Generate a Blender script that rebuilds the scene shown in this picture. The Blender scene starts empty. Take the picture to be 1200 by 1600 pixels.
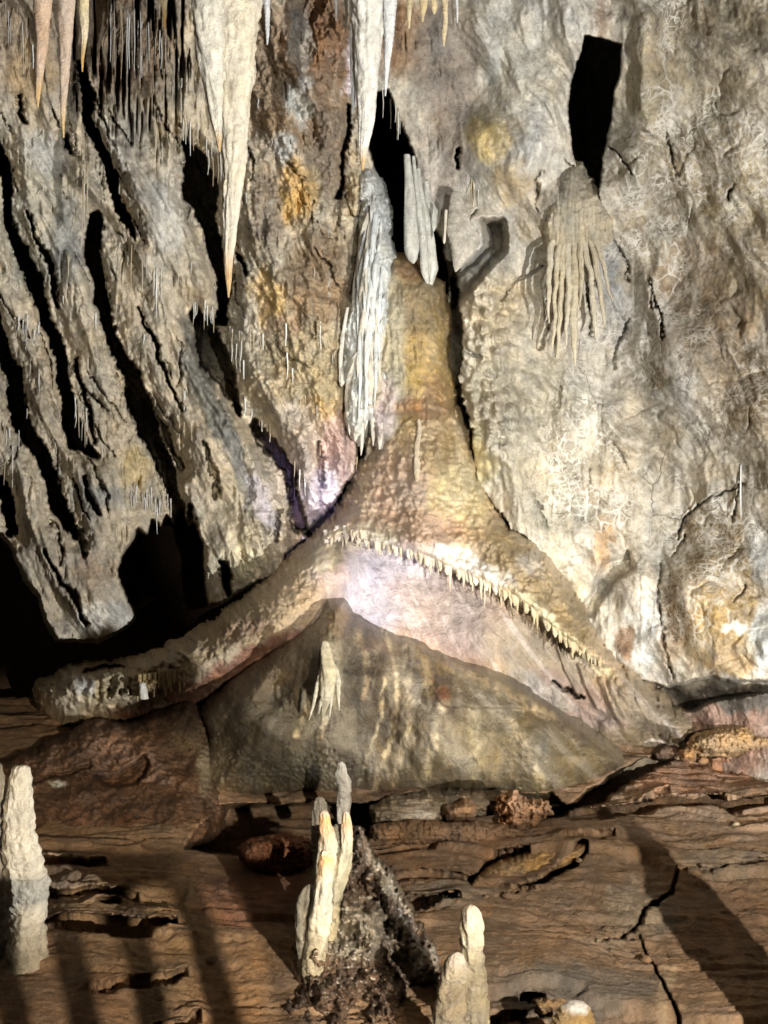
import bpy, math, random
import numpy as np

random.seed(7); RNG = np.random.default_rng(7)
scene = bpy.context.scene
COL = scene.collection
F = 1640.0                      # focal length in photograph pixels (photo 1200 x 1600)
CZ = 2.6                        # camera height above the datum
f32 = np.float32

# ------------------------------------------------------------------ camera
cd = bpy.data.cameras.new('camera'); cam = bpy.data.objects.new('camera', cd); COL.objects.link(cam)
cam.location = (0, 0, CZ); cam.rotation_euler = (math.radians(90), 0, 0)
cd.sensor_fit = 'VERTICAL'; cd.sensor_height = 24.0; cd.lens = 24.0 * F / 1600.0
cd.clip_start = 0.05; cd.clip_end = 200
scene.camera = cam

# ------------------------------------------------------------------ world, view
w = bpy.data.worlds.new('World'); scene.world = w; w.use_nodes = True
bg = w.node_tree.nodes['Background']; bg.inputs[0].default_value = (1.0, 0.72, 0.5, 1); bg.inputs[1].default_value = 0.018
scene.view_settings.view_transform = 'Standard'; scene.view_settings.look = 'None'
scene.view_settings.exposure = 0.0; scene.view_settings.gamma = 1.0
try:
    scene.cycles.max_bounces = 5; scene.cycles.diffuse_bounces = 3; scene.cycles.use_denoising = True
except Exception: pass

def P(px, py, Y): return np.array([(px-600)/F*Y, Y, CZ-(py-800)/F*Y])

# ------------------------------------------------------------------ lamps (show cave floodlights plus two added fills; two violet ones sit behind the mounds)
from mathutils import Vector
def spot(name, loc, target, power, color, size_deg, blend=0.3, radius=0.03):
    l = bpy.data.lights.new(name, 'SPOT'); l.energy = power; l.color = color
    l.spot_size = math.radians(size_deg); l.spot_blend = blend; l.shadow_soft_size = radius
    o = bpy.data.objects.new(name, l); COL.objects.link(o); o.location = loc
    d = Vector(target)-Vector(loc); o.rotation_euler = d.to_track_quat('-Z', 'Y').to_euler()
    return o
KEY = (3.8, 1.5, 1.3)
spot('wall_floodlight', KEY, P(420, 470, 10.3), 4400, (1.0, 0.96, 0.905), 100, 0.55, 0.03)
spot('crown_fill', (2.4, 0.4, 3.9), P(440, 0, 8), 1750, (0.98, 0.98, 0.96), 46, 0.6, 0.04)  # unseen fill added to brighten the hanging stalactites
spot('mound_fill', (0.9, -0.4, 2.9), P(680, 740, 9.5), 4000, (1.0, 0.93, 0.80), 28, 0.9, 0.04)  # unseen frontal fill added to brighten the mound
spot('floor_floodlight', (1.95, 0.3, 2.35), P(985, 1420, 6.0), 2500, (1.0, 0.87, 0.70), 44, 0.35, 0.025)
spot('violet_floodlight', P(566, 1016, 8.68), P(585, 850, 9.1), 1.2, (0.55, 0.44, 1.0), 165, 0.5, 0.05)
spot('violet_floodlight', P(515, 880, 10.0), P(500, 770, 10.3), 25, (0.55, 0.47, 1.0), 150, 0.9, 0.04)
spot('violet_floodlight', (0.5, -0.3, 2.0), P(630, 920, 9.2), 420, (0.52, 0.38, 1.0), 16, 1.0, 0.03)
spot('violet_floodlight', (0.45, -0.3, 2.0), P(495, 770, 10.2), 1200, (0.58, 0.47, 1.0), 7.5, 1.0, 0.03)
spot('bank_floodlight', (1.5, -1.6, 2.32), P(150, 1590, 5.3), 4200, (1.0, 0.80, 0.56), 22, 0.3, 0.025)

# ------------------------------------------------------------------ numpy noise
_perm = np.random.default_rng(11).permutation(256).astype(np.int32); _perm = np.concatenate([_perm, _perm, _perm])
_ang = np.arange(256)*2.399963; _gx = np.cos(_ang).astype(f32); _gy = np.sin(_ang).astype(f32)
def pn(x, y, s=0):
    x = np.asarray(x, f32)+f32(s*17.31); y = np.asarray(y, f32)+f32(s*7.77)
    xi = np.floor(x).astype(np.int32); yi = np.floor(y).astype(np.int32)
    fx = x-xi; fy = y-yi; xi &= 255; yi &= 255
    u = fx*fx*fx*(fx*(fx*6-15)+10); v = fy*fy*fy*(fy*(fy*6-15)+10)
    def g(ix, iy, dx, dy):
        h = _perm[_perm[ix & 255]+(iy & 255)]
        return _gx[h]*dx+_gy[h]*dy
    a = g(xi, yi, fx, fy); b = g(xi+1, yi, fx-1, fy); c = g(xi, yi+1, fx, fy-1); d = g(xi+1, yi+1, fx-1, fy-1)
    ab = a+u*(b-a); cd_ = c+u*(d-c)
    return (ab+v*(cd_-ab))*1.5
def fbm(x, y, o=4, s=0, gain=.5, lac=2.03):
    r = 0; a = 1.0; n = 0
    for i in range(o):
        r = r+a*pn(x, y, s+i*3); n += a; a *= gain; x = x*lac; y = y*lac
    return r/n
def ridged(x, y, o=4, s=0, gain=.5):
    r = 0; a = 1.0; n = 0
    for i in range(o):
        r = r+a*(1-2*np.abs(pn(x, y, s+i*3))); n += a; a *= gain; x = x*2.03; y = y*2.03
    return r/n
def worley(x, y, s=0):
    x = np.asarray(x, f32); y = np.asarray(y, f32); xi = np.floor(x).astype(np.int32); yi = np.floor(y).astype(np.int32)
    f1 = np.full(x.shape, 9, f32); f2 = f1.copy(); idv = np.zeros(x.shape, f32)
    for dx in (-1, 0, 1):
        for dy in (-1, 0, 1):
            cx = xi+dx; cy = yi+dy
            h = _perm[_perm[(cx+s*13) & 255]+(cy & 255)]; h2 = _perm[h+57]
            d = np.hypot(cx+h/256.0-x, cy+h2/256.0-y).astype(f32)
            m = d < f1
            f2 = np.where(m, f1, np.minimum(f2, d)); idv = np.where(m, h/256.0, idv); f1 = np.where(m, d, f1)
    return f1, f2, idv
def ss(a, b, x):
    t = np.clip((x-a)/(b-a), 0, 1); return t*t*(3-2*t)

# ------------------------------------------------------------------ 2-D outlines on a grid
def dist_line(X, Y, pts):
    """distance to a polyline minus the interpolated half-width"""
    best = np.full(X.shape, 1e4, f32)
    for a, b in zip(pts[:-1], pts[1:]):
        ax, ay = a[0], a[1]; bx, by = b[0], b[1]; wa = a[2] if len(a) > 2 else 0; wb = b[2] if len(b) > 2 else 0
        dx, dy = bx-ax, by-ay; L = dx*dx+dy*dy+1e-6
        t = np.clip(((X-ax)*dx+(Y-ay)*dy)/L, 0, 1)
        d = np.hypot(X-ax-t*dx, Y-ay-t*dy)-(wa+(wb-wa)*t)
        best = np.minimum(best, d)
    return best
def sd_poly(X, Y, pts):
    """signed distance, positive inside"""
    n = len(pts); d = np.full(X.shape, 1e5, f32); ins = np.zeros(X.shape, bool)
    for i in range(n):
        ax, ay = pts[i]; bx, by = pts[(i+1) % n]
        dx, dy = bx-ax, by-ay; L = dx*dx+dy*dy+1e-6
        t = np.clip(((X-ax)*dx+(Y-ay)*dy)/L, 0, 1)
        d = np.minimum(d, np.hypot(X-ax-t*dx, Y-ay-t*dy))
        if by != ay:
            c = ((ay > Y) != (by > Y)) & (X < (bx-ax)*(Y-ay)/(by-ay)+ax)
            ins ^= c
    return np.where(ins, d, -d)

class Field:
    """relief surface: every vertex sits on a direction from the viewpoint at a real distance D (metres)"""
    def __init__(s, xs, ys, base):
        s.xs, s.ys = xs, ys
        s.X, s.Y = np.meshgrid(xs.astype(f32), ys.astype(f32))
        s.D = base(s.X, s.Y).astype(f32)
        s.C = np.zeros(s.X.shape+(3,), f32); s.W = np.zeros(s.X.shape, f32)
        s.mask = np.ones(s.X.shape, bool); s.WX, s.WY = s.X, s.Y
    def warp(s, amp, sc, seed=5):
        s.WX = s.X+amp*fbm(s.X/sc, s.Y/(sc*1.6), 3, seed); s.WY = s.Y+amp*fbm(s.X/sc, s.Y/sc, 3, seed+9)
        k = min(amp*.35, 3.2); s.WX = s.WX+k*pn(s.X/4.5, s.Y/7, seed+2)+amp*1.3*pn(s.X/(sc*4), s.Y/(sc*4), seed+3)
    def win(s, pts, m):
        x0 = min(p[0] for p in pts)-m; x1 = max(p[0] for p in pts)+m; y0 = min(p[1] for p in pts)-m; y1 = max(p[1] for p in pts)+m
        i0, i1 = np.searchsorted(s.xs, [x0, x1]); j0, j1 = np.searchsorted(s.ys, [y0, y1])
        return (slice(j0, j1), slice(i0, i1))
    def carve(s, pts, depth, soft=3.0):
        w_ = s.win(pts, 45); d = dist_line(s.WX[w_], s.WY[w_], pts)
        s.D[w_] += depth*ss(soft, -soft, d)
    def carve_poly(s, pts, depth, soft=4.0):
        w_ = s.win(pts, 30); d = sd_poly(s.X[w_]*.5+s.WX[w_]*.5, s.Y[w_]*.5+s.WY[w_]*.5, pts)
        s.D[w_] += depth*ss(-soft, soft, d)
    def bump(s, pts, wd, amp, power=2.0):
        w_ = s.win(pts, wd*2.6); d = np.maximum(dist_line(s.X[w_], s.Y[w_], pts), 0)
        s.D[w_] -= amp*np.exp(-(d/wd)**power)
    def paint(s, default, samples, blend=0.0, warp=18):
        X = s.X+warp*fbm(s.X/30, s.Y/45, 4, 31); Y = s.Y+warp*1.4*fbm(s.X/30, s.Y/50, 4, 37)
        c = np.zeros(s.C.shape, f32); c[:] = default
        for q in samples:
            x, y, rx, ry, col = q[:5]; a = math.radians(q[5]) if len(q) > 5 else 0; k = q[6] if len(q) > 6 else 1.0
            dx = X-x; dy = Y-y; u = dx*math.cos(a)+dy*math.sin(a); v = -dx*math.sin(a)+dy*math.cos(a)
            r = np.sqrt((u/rx)**2+(v/ry)**2)
            m = (k*ss(1.25, .6, r))[..., None]
            c = c*(1-m)+np.array(col, f32)*m
        s.C = c
    def mottle(s, amt, sc=12, seed=51, aniso=2.0):
        n = fbm(s.X/sc, s.Y/(sc*aniso), 4, seed); n2 = fbm(s.X/(sc*4), s.Y/(sc*6), 3, seed+4)
        s.C *= (1+amt*n+amt*n2)[..., None]; s.C[..., 0] *= (1+amt*.25*n2); s.C[..., 2] *= (1-amt*.35*n2)
    def at(s, px, py):
        i = min(max(int(np.searchsorted(s.xs, px)), 0), len(s.xs)-1); j = min(max(int(np.searchsorted(s.ys, py)), 0), len(s.ys)-1)
        return float(s.D[j, i])
    def mesh(s, name, mat, parent=None, zdisp=None, sel=None):
        X, Y, D = s.X, s.Y, s.D
        V = np.stack([(X-600)/F*D, D, CZ-(Y-800)/F*D], -1)
        if zdisp is not None: V[..., 2] += zdisp
        m = s.mask if sel is None else (s.mask & sel)
        fm = m[:-1, :-1] & m[1:, :-1] & m[:-1, 1:] & m[1:, 1:]
        h, w_ = X.shape; idx = np.arange(h*w_).reshape(h, w_)
        q = np.stack([idx[:-1, :-1][fm], idx[1:, :-1][fm], idx[1:, 1:][fm], idx[:-1, 1:][fm]], -1)
        used = np.unique(q); rm = np.full(h*w_, -1, np.int64); rm[used] = np.arange(len(used))
        return mk(name, V.reshape(-1, 3)[used], rm[q], mat, parent, s.C.reshape(-1, 3)[used], s.W.reshape(-1)[used])

def mk(name, V, Q, mat, parent=None, C=None, W=None, origin=None):
    V = np.asarray(V, np.float64); Q = np.asarray(Q)
    if parent is not None: origin = WORLD.get(parent.name, np.zeros(3))
    elif origin is None:
        origin = V.mean(0); origin[2] = V[:, 2].min()
    me = bpy.data.meshes.new(name)
    me.vertices.add(len(V)); me.vertices.foreach_set('co', (V-origin).astype(f32).ravel())
    k = Q.shape[1]; me.loops.add(Q.size); me.loops.foreach_set('vertex_index', Q.ravel().astype(np.int32))
    me.polygons.add(len(Q)); me.polygons.foreach_set('loop_start', np.arange(0, Q.size, k, dtype=np.int32))
    me.update(calc_edges=True)
    me.polygons.foreach_set('use_smooth', np.ones(len(Q), bool))
    if C is not None:
        c4 = np.ones((len(V), 4), f32); c4[:, :3] = np.clip(C, .005, .9)
        if W is not None: c4[:, 3] = W
        else: c4[:, 3] = 0
        at = me.color_attributes.new('tint', 'FLOAT_COLOR', 'POINT'); at.data.foreach_set('color', c4.ravel())
    me.materials.append(mat)
    o = bpy.data.objects.new(name, me); COL.objects.link(o)
    if parent is not None: o.parent = parent
    else: o.location = origin
    WORLD[o.name] = np.array(origin)
    return o
WORLD = {}
def empty(name, loc):
    o = bpy.data.objects.new(name, None); COL.objects.link(o); o.location = loc; o.empty_display_size = .1
    WORLD[o.name] = np.array(loc, float); return o
def tag(o, label=None, cat=None, group=None, kind=None):
    if label: o['label'] = label
    if cat: o['category'] = cat
    if group: o['group'] = group
    if kind: o['kind'] = kind
    return o

# ------------------------------------------------------------------ materials
def rock_mat(name, rough=.75, bump=.5, scale=1.0, spec=.35, mott=.5, web=False, coat=0.0, lines=0.0, sss=0.0):
    m = bpy.data.materials.new(name); m.use_nodes = True; nt = m.node_tree; N = nt.nodes; L = nt.links
    b = N['Principled BSDF']; b.inputs['Specular IOR Level'].default_value = spec
    at = N.new('ShaderNodeVertexColor'); at.layer_name = 'tint'
    tc = N.new('ShaderNodeNewGeometry')
    def noise(sc, det=6, ro=.6, stretch=None):
        n = N.new('ShaderNodeTexNoise'); n.inputs['Scale'].default_value = sc*scale; n.inputs['Detail'].default_value = det; n.inputs['Roughness'].default_value = ro
        if stretch:
            mp = N.new('ShaderNodeMapping'); mp.inputs['Scale'].default_value = stretch; L.new(tc.outputs['Position'], mp.inputs['Vector']); L.new(mp.outputs[0], n.inputs['Vector'])
        else: L.new(tc.outputs['Position'], n.inputs['Vector'])
        return n
    def mr(src, a, b_, c, d):
        r = N.new('ShaderNodeMapRange'); r.inputs[1].default_value = a; r.inputs[2].default_value = b_; r.inputs[3].default_value = c; r.inputs[4].default_value = d
        L.new(src, r.inputs[0]); return r.outputs[0]
    def math_(op, a, b_):
        x = N.new('ShaderNodeMath'); x.operation = op
        for i, v in enumerate((a, b_)):
            if isinstance(v, (int, float)): x.inputs[i].default_value = v
            else: L.new(v, x.inputs[i])
        return x.outputs[0]
    n1 = noise(9, 8, .65); n2 = noise(45, 6, .7); n3 = noise(3.0, 5, .6)
    f = math_('ADD', mr(n1.outputs[0], .3, .7, 1-mott, 1+mott), mr(n2.outputs[0], .3, .7, -mott*.7, mott*.7))
    f = math_('MAXIMUM', f, .12)
    vm = N.new('ShaderNodeVectorMath'); vm.operation = 'SCALE'; L.new(at.outputs[0], vm.inputs[0]); L.new(f, vm.inputs['Scale'])
    hs = N.new('ShaderNodeHueSaturation'); L.new(vm.outputs[0], hs.inputs['Color']); L.new(mr(n3.outputs[0], .3, .7, .75, 1.1), hs.inputs['Saturation'])
    colout = hs.outputs[0]
    def mix(fac, a, col):
        x = N.new('ShaderNodeMix'); x.data_type = 'RGBA'; L.new(fac, x.inputs[0]); L.new(a, x.inputs[6]); x.inputs[7].default_value = (*col, 1); return x.outputs[2]
    if web:                                     # pale calcite crust and veins
        wn = noise(3.0, 3, .5); wm = N.new('ShaderNodeVectorMath'); wm.operation = 'SCALE'; wm.inputs['Scale'].default_value = .22
        L.new(wn.outputs['Color'], wm.inputs[0]); ad = N.new('ShaderNodeVectorMath'); L.new(tc.outputs['Position'], ad.inputs[0]); L.new(wm.outputs[0], ad.inputs[1])
        tot = None
        for sc, th, mk_ in ((3.4, .055, 2.1), (7.0, .085, 2.7), (14.0, .12, 3.3)):
            v = N.new('ShaderNodeTexVoronoi'); v.feature = 'DISTANCE_TO_EDGE'; v.inputs['Scale'].default_value = sc; L.new(ad.outputs[0], v.inputs['Vector'])
            k = math_('MULTIPLY', mr(v.outputs[0], 0, th, 1, 0), mr(noise(mk_, 3, .6).outputs[0], .42, .58, 0, 1))
            tot = k if tot is None else math_('MAXIMUM', tot, k)
        for sc, th in ((1.7, .018), (4.5, .03), (9.0, .035)):           # long wandering filaments
            fn_ = noise(sc, 3.5, .55); k = mr(math_('ABSOLUTE', math_('SUBTRACT', fn_.outputs[0], .5), 0), 0, th, 1, 0)
            tot = math_('MAXIMUM', tot, math_('MULTIPLY', k, mr(noise(2.9, 2, .5).outputs[0], .38, .56, 0, .9)))
        veil = math_('MULTIPLY', mr(noise(6, 9, .72).outputs[0], .50, .72, 0, .6), .7)
        tot = math_('MAXIMUM', tot, veil)
        tot = math_('MULTIPLY', tot, mr(noise(.9, 3, .6).outputs[0], .40, .56, .25, 1.1))
        tot = math_('MULTIPLY', tot, at.outputs['Alpha'])
        tot = math_('MINIMUM', tot, .9)
        colout = mix(tot, colout, (.66, .64, .58))
        vv = N.new('ShaderNodeTexVoronoi'); vv.feature = 'DISTANCE_TO_EDGE'; vv.inputs['Scale'].default_value = 1.6; L.new(ad.outputs[0], vv.inputs['Vector'])
        ck = math_('MULTIPLY', mr(vv.outputs[0], 0, .012, .8, 0), mr(noise(1.7, 2).outputs[0], .5, .6, 0, 1))
        colout = mix(math_('MULTIPLY', ck, at.outputs['Alpha']), colout, (.05, .04, .03))
    L.new(colout, b.inputs['Base Color'])
    L.new(mr(n2.outputs[0], .3, .7, max(.05, rough-.15), min(1, rough+.12)), b.inputs['Roughness'])
    h = math_('ADD', math_('MULTIPLY', n1.outputs[0], 1.0), math_('MULTIPLY', n2.outputs[0], .45))
    h = math_('ADD', h, math_('MULTIPLY', noise(150, 3, .6).outputs[0], .12))
    if lines:
        ln = noise(1.0, 5, .65, (3.0, 3.0, 60.0)); h = math_('ADD', h, math_('MULTIPLY', ln.outputs[0], lines))
    bp = N.new('ShaderNodeBump'); bp.inputs['Strength'].default_value = bump; bp.inputs['Distance'].default_value = .06/max(scale, .3)
    L.new(h, bp.inputs['Height']); L.new(bp.outputs[0], b.inputs['Normal'])
    if coat: b.inputs['Coat Weight'].default_value = coat; b.inputs['Coat Roughness'].default_value = .25; L.new(bp.outputs[0], b.inputs['Coat Normal'])
    if sss:
        b.inputs['Subsurface Weight'].default_value = sss; b.inputs['Subsurface Radius'].default_value = (.05, .03, .015); b.inputs['Subsurface Scale'].default_value = .6
    return m
M_wall = rock_mat('dusty_limestone', .85, .45, 1.0, .25, .38, web=True)
M_flow = rock_mat('wet_flowstone', .38, .85, 1.2, .5, .22, coat=.25)
M_dark = rock_mat('dark_wet_flowstone', .34, .9, 1.4, .5, .28, coat=.35)
M_floor = rock_mat('brown_mud_rock', .9, .7, 1.1, .2, .28)
M_rubble = rock_mat('crystalline_rubble', .6, .9, 1.3, .4, .6)
M_tite = rock_mat('cream_calcite', .45, .95, 1.6, .4, .2, coat=.1)
M_straw = rock_mat('white_calcite', .55, .3, 2.0, .4, .15)
M_void = rock_mat('deep_cave_rock', .95, .5, 1.0, .1, .3)
M_metal = rock_mat('galvanised_steel', .45, .1, 3.0, .5, .1)

tan = (.41, .355, .26); grey = (.27, .265, .24); lgrey = (.44, .43, .39); ochre = (.46, .31, .12); brown = (.19, .12, .07)
dkbrown = (.085, .05, .03); cream = (.62, .54, .37); white = (.72, .71, .67); bluew = (.60, .66, .69); pink = (.46, .33, .29)
olive = (.26, .21, .105); dgrey = (.10, .10, .088); lav = (.55, .50, .56); rust = (.30, .12, .05)

# ------------------------------------------------------------------ THE CAVE WALL
st = 1.7
xs = np.concatenate([np.arange(-420, -10, 10), np.arange(-10, 1210, st), np.arange(1210, 1620, 10)])
ys = np.concatenate([np.arange(-420, -10, 10), np.arange(-10, 1190, st), np.arange(1190, 1330, 8)])
def wall_base(X, Y):
    d = 10.5+0*X
    d = d-.5*ss(500, 0, X)-1.9*ss(820, 1400, X)
    d = d-.8*ss(500, -100, Y)
    d = d-.35*ss(700, 1100, Y)*ss(700, 900, X)
    return d
wf = Field(xs, ys, wall_base)
X, Y = wf.X, wf.Y
wf.warp(7.5, 20)
left = ss(760, 640, X); right = 1-left
# rib coordinates: s runs down-right along the ribs, t across them
th = math.radians(66); bend = 40*fbm(X/260, Y/260, 2, 3)
t = (X*math.sin(th)-Y*math.cos(th))+bend; s_ = (X*math.cos(th)+Y*math.sin(th))
vert = ss(240, 60, Y)*left
lowL = ss(900, 300, X)
n = .26*ridged(t/95, s_/520, 2, 12)+.07*ridged(t/34, s_/210, 3, 15)+.035*fbm(t/13, s_/60, 3, 18)
wf.D -= left*ss(600, 420, X)*n
wf.D -= left*(.10*fbm(X/60, Y/80, 3, 22)+.022*ridged(X/20, Y/26, 3, 25)+.02*fbm(X/7, Y/9, 3, 28))
# centre pillar: knobbly and rough
pil = ss(360, 400, X)*ss(600, 540, X)
wf.D -= pil*(.22*fbm(t/50, s_/110, 3, 41)+.06*ridged(X/26+.4*fbm(X/30,Y/30,2,43), Y/30, 4, 44, .6)+.12*fbm(X/30, Y/34, 4, 46)+.03*fbm(X/6, Y/6, 2, 48))
wf.bump([(470, -40, 40), (470, 300, 50), (480, 560, 30), (515, 760, 10)], 60, .55)
# rows of vertical drips on upper left
m = ss(300, 60, Y+60*fbm(X/40, Y/60, 2, 53))*ss(330, 280, X)*ss(90, 130, X)
dr = fbm(X/8, Y/110, 3, 55); wf.D += m*.5*ss(.02, .3, dr)
dr2 = fbm(X/6.5, Y/60, 3, 58); dm = ss(0.05, .35, fbm(X/60, Y/50, 3, 61))*left
wf.D += dm*.07*ss(.05, .35, dr2)
# right wall: broad smooth folds
tr = (X*.80-Y*.52)+60*fbm(X/200, Y/200, 2, 71); sr = X*.52+Y*.80
wf.D -= right*(.52*fbm(tr/150, sr/260, 3, 73)+.09*ridged(tr/60, sr/150, 3, 77)+.035*fbm(X/24, Y/28, 4, 80)+.010*fbm(X/6, Y/7, 2, 84))
f1, f2, _ = worley(X/95+.5*fbm(X/90, Y/90, 3, 86), Y/120+.5*fbm(X/90, Y/90, 3, 88), 3)
wf.D += right*ss(840, 980, X)*(.035*ss(.10, 0, f2-f1)*ss(-.1,.3,fbm(X/80,Y/80,2,89))-.07*(.5-f1))
f1, f2, _ = worley(X/34, Y/40, 5); wf.D -= right*.012*(.6-f1)
# vertical grooves in middle right
m = ss(700, 760, X)*ss(1000, 900, X)*ss(560, 640, Y); wf.D -= m*.045*ridged(X/24+.3*fbm(X/60, Y/60, 2, 91), Y/200, 3, 92)
# relief around the right side of the slot, a knobbly crest
m = ss(700, 725, X)*ss(840, 780, X)*ss(380, 460, Y)*ss(760, 680, Y)
f1, f2, _ = worley(X/17, Y/19, 8); wf.D -= m*(.16*(.7-f1)+.1*fbm(X/16, Y/20, 3, 95))
wf.bump([(745, 360, 8), (740, 560, 12), (770, 720, 12), (800, 830, 4)], 40, .35)
wf.bump([(770, 225, 22), (800, 240, 20)], 32, .30)
wf.bump([(880, -30, 10), (850, 60, 20), (830, 200, 20), (815, 340, 8)], 50, .28)
wf.bump([(900, 330, 20), (900, 470, 30)], 34, .35)
wf.bump([(1000, -20), (1010, 160), (985, 290)], 34, .30); wf.bump([(800,560,20),(830,640,30),(870,780,30)], 70, .30); wf.bump([(1120,250),(1150,420)], 70, .25); wf.bump([(1040,620),(1100,720)], 50, .2)
wf.bump([(960, 640), (980, 720), (1010, 900)], 26, .16); wf.bump([(885, 660), (865, 740)], 26, .18)
# boulder-like panel low on the right
wf.bump([(1110, 930, 40), (1150, 1000, 40)], 42, .30)
wf.bump([(1010, 1010), (1000, 960)], 36, .20)
# centre pillar lower hanging tip and blocks
wf.bump([(330, 700, 10), (380, 850, 20)], 40, .32); wf.bump([(380, 870, 30)]*2, 32, .22)
wf.bump([(110, 850), (160, 960)], 50, .3); wf.bump([(230, 700), (180, 600), (120, 420)], 30, .2)
wf.bump([(180, 240), (260, 400), (300, 440)], 32, .25)
wf.bump([(300, 560), (370, 700), (410, 800)], 20, .16)
# the dark gaps between the ribs: (x, y, half width)
GAPS = [
 [(2,225,4),(8,250,9),(8,285,6),(15,330,7),(28,380,9),(50,430,10),(62,475,9),(75,510,7),(95,560,9),(105,620,11),(108,660,13),(125,690,15),(150,712,5)],
 
 [(-30,470,8),(0,500,9),(12,560,12),(25,620,12),(35,660,13),(60,705,11),(80,750,11),(95,785,11),(105,815,7),(116,840,2)],
 [(130,100,5),(135,150,9),(138,185,8),(152,220,6),(163,250,7),(178,290,5),(195,340,7),(213,372,1)],
 [(104,215,5),(112,240,2)],
 [(150,340,9),(148,370,12),(143,400,11),(150,440,10),(165,500,9),(185,545,9),(205,600,12),(222,650,13),(240,690,14),(252,730,13),(268,775,12),(282,815,12)],
 [(235,640,3),(262,680,5),(278,730,4)],
 [(292,225,8),(305,250,18),(313,300,26),(328,345,16),(338,400,12),(345,450,10),(352,500,10)],
 [(305,490,8),(325,520,22),(335,560,20),(352,590,15),(366,620,9),(377,650,3)],
 [(405,660,5),(415,680,11),(430,705,11),(447,730,7),(455,760,7),(460,790,8),(466,820,9),(480,832,5)],
 [(-20,740,4),(0,750,5),(10,780,7),(18,830,10)],
 [(541,165,3),(540,230,4),(534,290,3),(531,305,5)],
 [(560,640,4),(566,700,5),(560,740,6),(540,775,7),(515,805,8),(490,830,8)],
 [(502,690,2),(504,740,4),(506,760,2)], [(436,800,3),(434,845,3)],
 [(705,420,14),(698,500,15),(703,560,11),(710,620,9),(722,680,8),(735,730,8),(745,770,8),(765,800,8),(790,835,7),(825,850,5)],
 [(844,268,3),(835,280,5),(837,295,4),(842,305,1)], [(1046,205,2),(1052,240,3),(1056,275,2)],
 [(938,315,2),(952,345,2),(975,395,2),(985,440,2)], [(1010,430,2),(1018,480,3)],[(985,500,2),(968,540,3),(964,575,2)],
 [(720,235,2),(712,262,2)], [(850,415,3),(800,445,5),(780,470,4)], [(885,605,4),(878,635,2)],[(720,545,3),(750,560,3)],
 [(1058,840,3),(1068,815,4),(1085,795,3),(1110,775,2),(1160,755,1)], [(1070,835,2),(1050,870,2)],[(1150,750,1),(1148,815,2)],
 [(1030,880,2),(1027,930,3),(1035,1000,2),(1042,1050,2)],[(1145,940,2),(1165,915,2)],[(960,690,2),(985,730,1)],[(916,735,2),(914,755,2)],
 [(985,860,3),(986,890,4)], [(1035,1035,2),(1048,1058,3)],
 [(855,470,6),(852,520,6),(846,545,4)],[(925,440,4),(922,480,5),(918,520,4)],  # first groove is the drapery's cast shadow, carved into the wall
]
GAPS += [
 [(2,2,1),(3,3,1)],
 [(48,330,2),(62,390,4),(80,440,5),(92,480,3)], [(120,560,2),(135,610,5),(142,660,4),(150,690,2)], 
 [(75,860,2),(95,905,4),(120,940,4),(135,975,3)], [(120,830,3),(128,850,5),(130,870,3)], [(128,745,3),(138,775,5),(150,800,4)],
 [(215,480,1),(232,520,3),(250,570,3),(285,640,2)], [(320,690,3),(328,735,5),(338,780,3)], [(300,790,4),(305,830,9),(308,860,11),(304,880,8)],
 [(455,760,3),(450,800,4)], [(372,400,3),(380,430,2)], [(600,30,2),(604,70,2)],
 [(350,880,4),(356,905,7),(360,925,5)], [(30,150,2),(40,190,3)], 
]
for g in GAPS[:13]:
    w_ = wf.win(g, 60); wf.D[w_] += .22*ss(28, 0, dist_line(wf.WX[w_], wf.WY[w_], g))
for g in GAPS:
    if min(p[0] for p in g) > 712 and max(p[2] for p in g) < 6.5:
        wf.carve([(p[0], p[1], p[2]*.45) for p in g], .16, 2.4)
    else: wf.carve(g, 2.0 if max(p[2] for p in g) > 5.5 else .45, 2.6)
# hairline cracks
for i in range(95):
    if i < 84: x0 = random.uniform(0, 560); y0 = random.uniform(150, 900); a0 = math.radians(68); ln = random.uniform(25, 110)
    else: x0 = random.uniform(720, 1200); y0 = random.uniform(60, 1040); a0 = math.radians(random.choice((55, 70, 100, 120))); ln = random.uniform(20, 80)
    pts = []; a = a0+random.gauss(0, .12)
    for k in range(5):
        pts.append((x0, y0, .4+1.5*math.sin(math.pi*k/4)*random.uniform(.5, 1))); x0 += math.cos(a)*ln/4; y0 += math.sin(a)*ln/4; a += random.gauss(0, .22)
    wf.carve(pts, random.uniform(.08, .25), 1.8)
# open voids
wf.carve_poly([(-420,800),(0,835),(18,858),(35,905),(60,935),(75,975),(88,1000),(150,1004),(205,975),(212,960),(200,930),(188,900),(190,870),(207,846),(214,828),(228,838),(236,814),(249,826),(258,806),(270,820),(284,796),(296,826),(304,818),(318,850),(323,900),(322,945),(345,945),(390,915),(440,895),(447,868),(470,850),(520,815),(620,900),(700,1000),(900,1100),(900,1330),(-420,1330)], 5.0, 4)
wf.carve_poly([(578,150),(605,140),(628,200),(645,250),(655,300),(680,360),(690,380),(702,430),(695,480),(640,450),(610,420),(606,330),(592,280),(577,230)], 5.0, 3)
wf.carve_poly([(755,345),(785,345),(787,390),(760,420),(735,450),(710,480),(706,440),(740,410),(762,385)], .9, 9)  # shadow patch right of the slot, sunk into the wall's shape
wf.carve_poly([(915,57),(940,59),(972,70),(970,110),(960,140),(956,180),(948,220),(936,245),(938,280),(935,310),(915,300),(903,280),(897,240),(892,180),(893,150),(900,100),(908,80)], 4.0, 2.2)
wf.carve_poly([(945,878),(985,866),(990,890),(965,905),(945,930),(925,960),(902,965),(930,920)], .22, 7)
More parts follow.
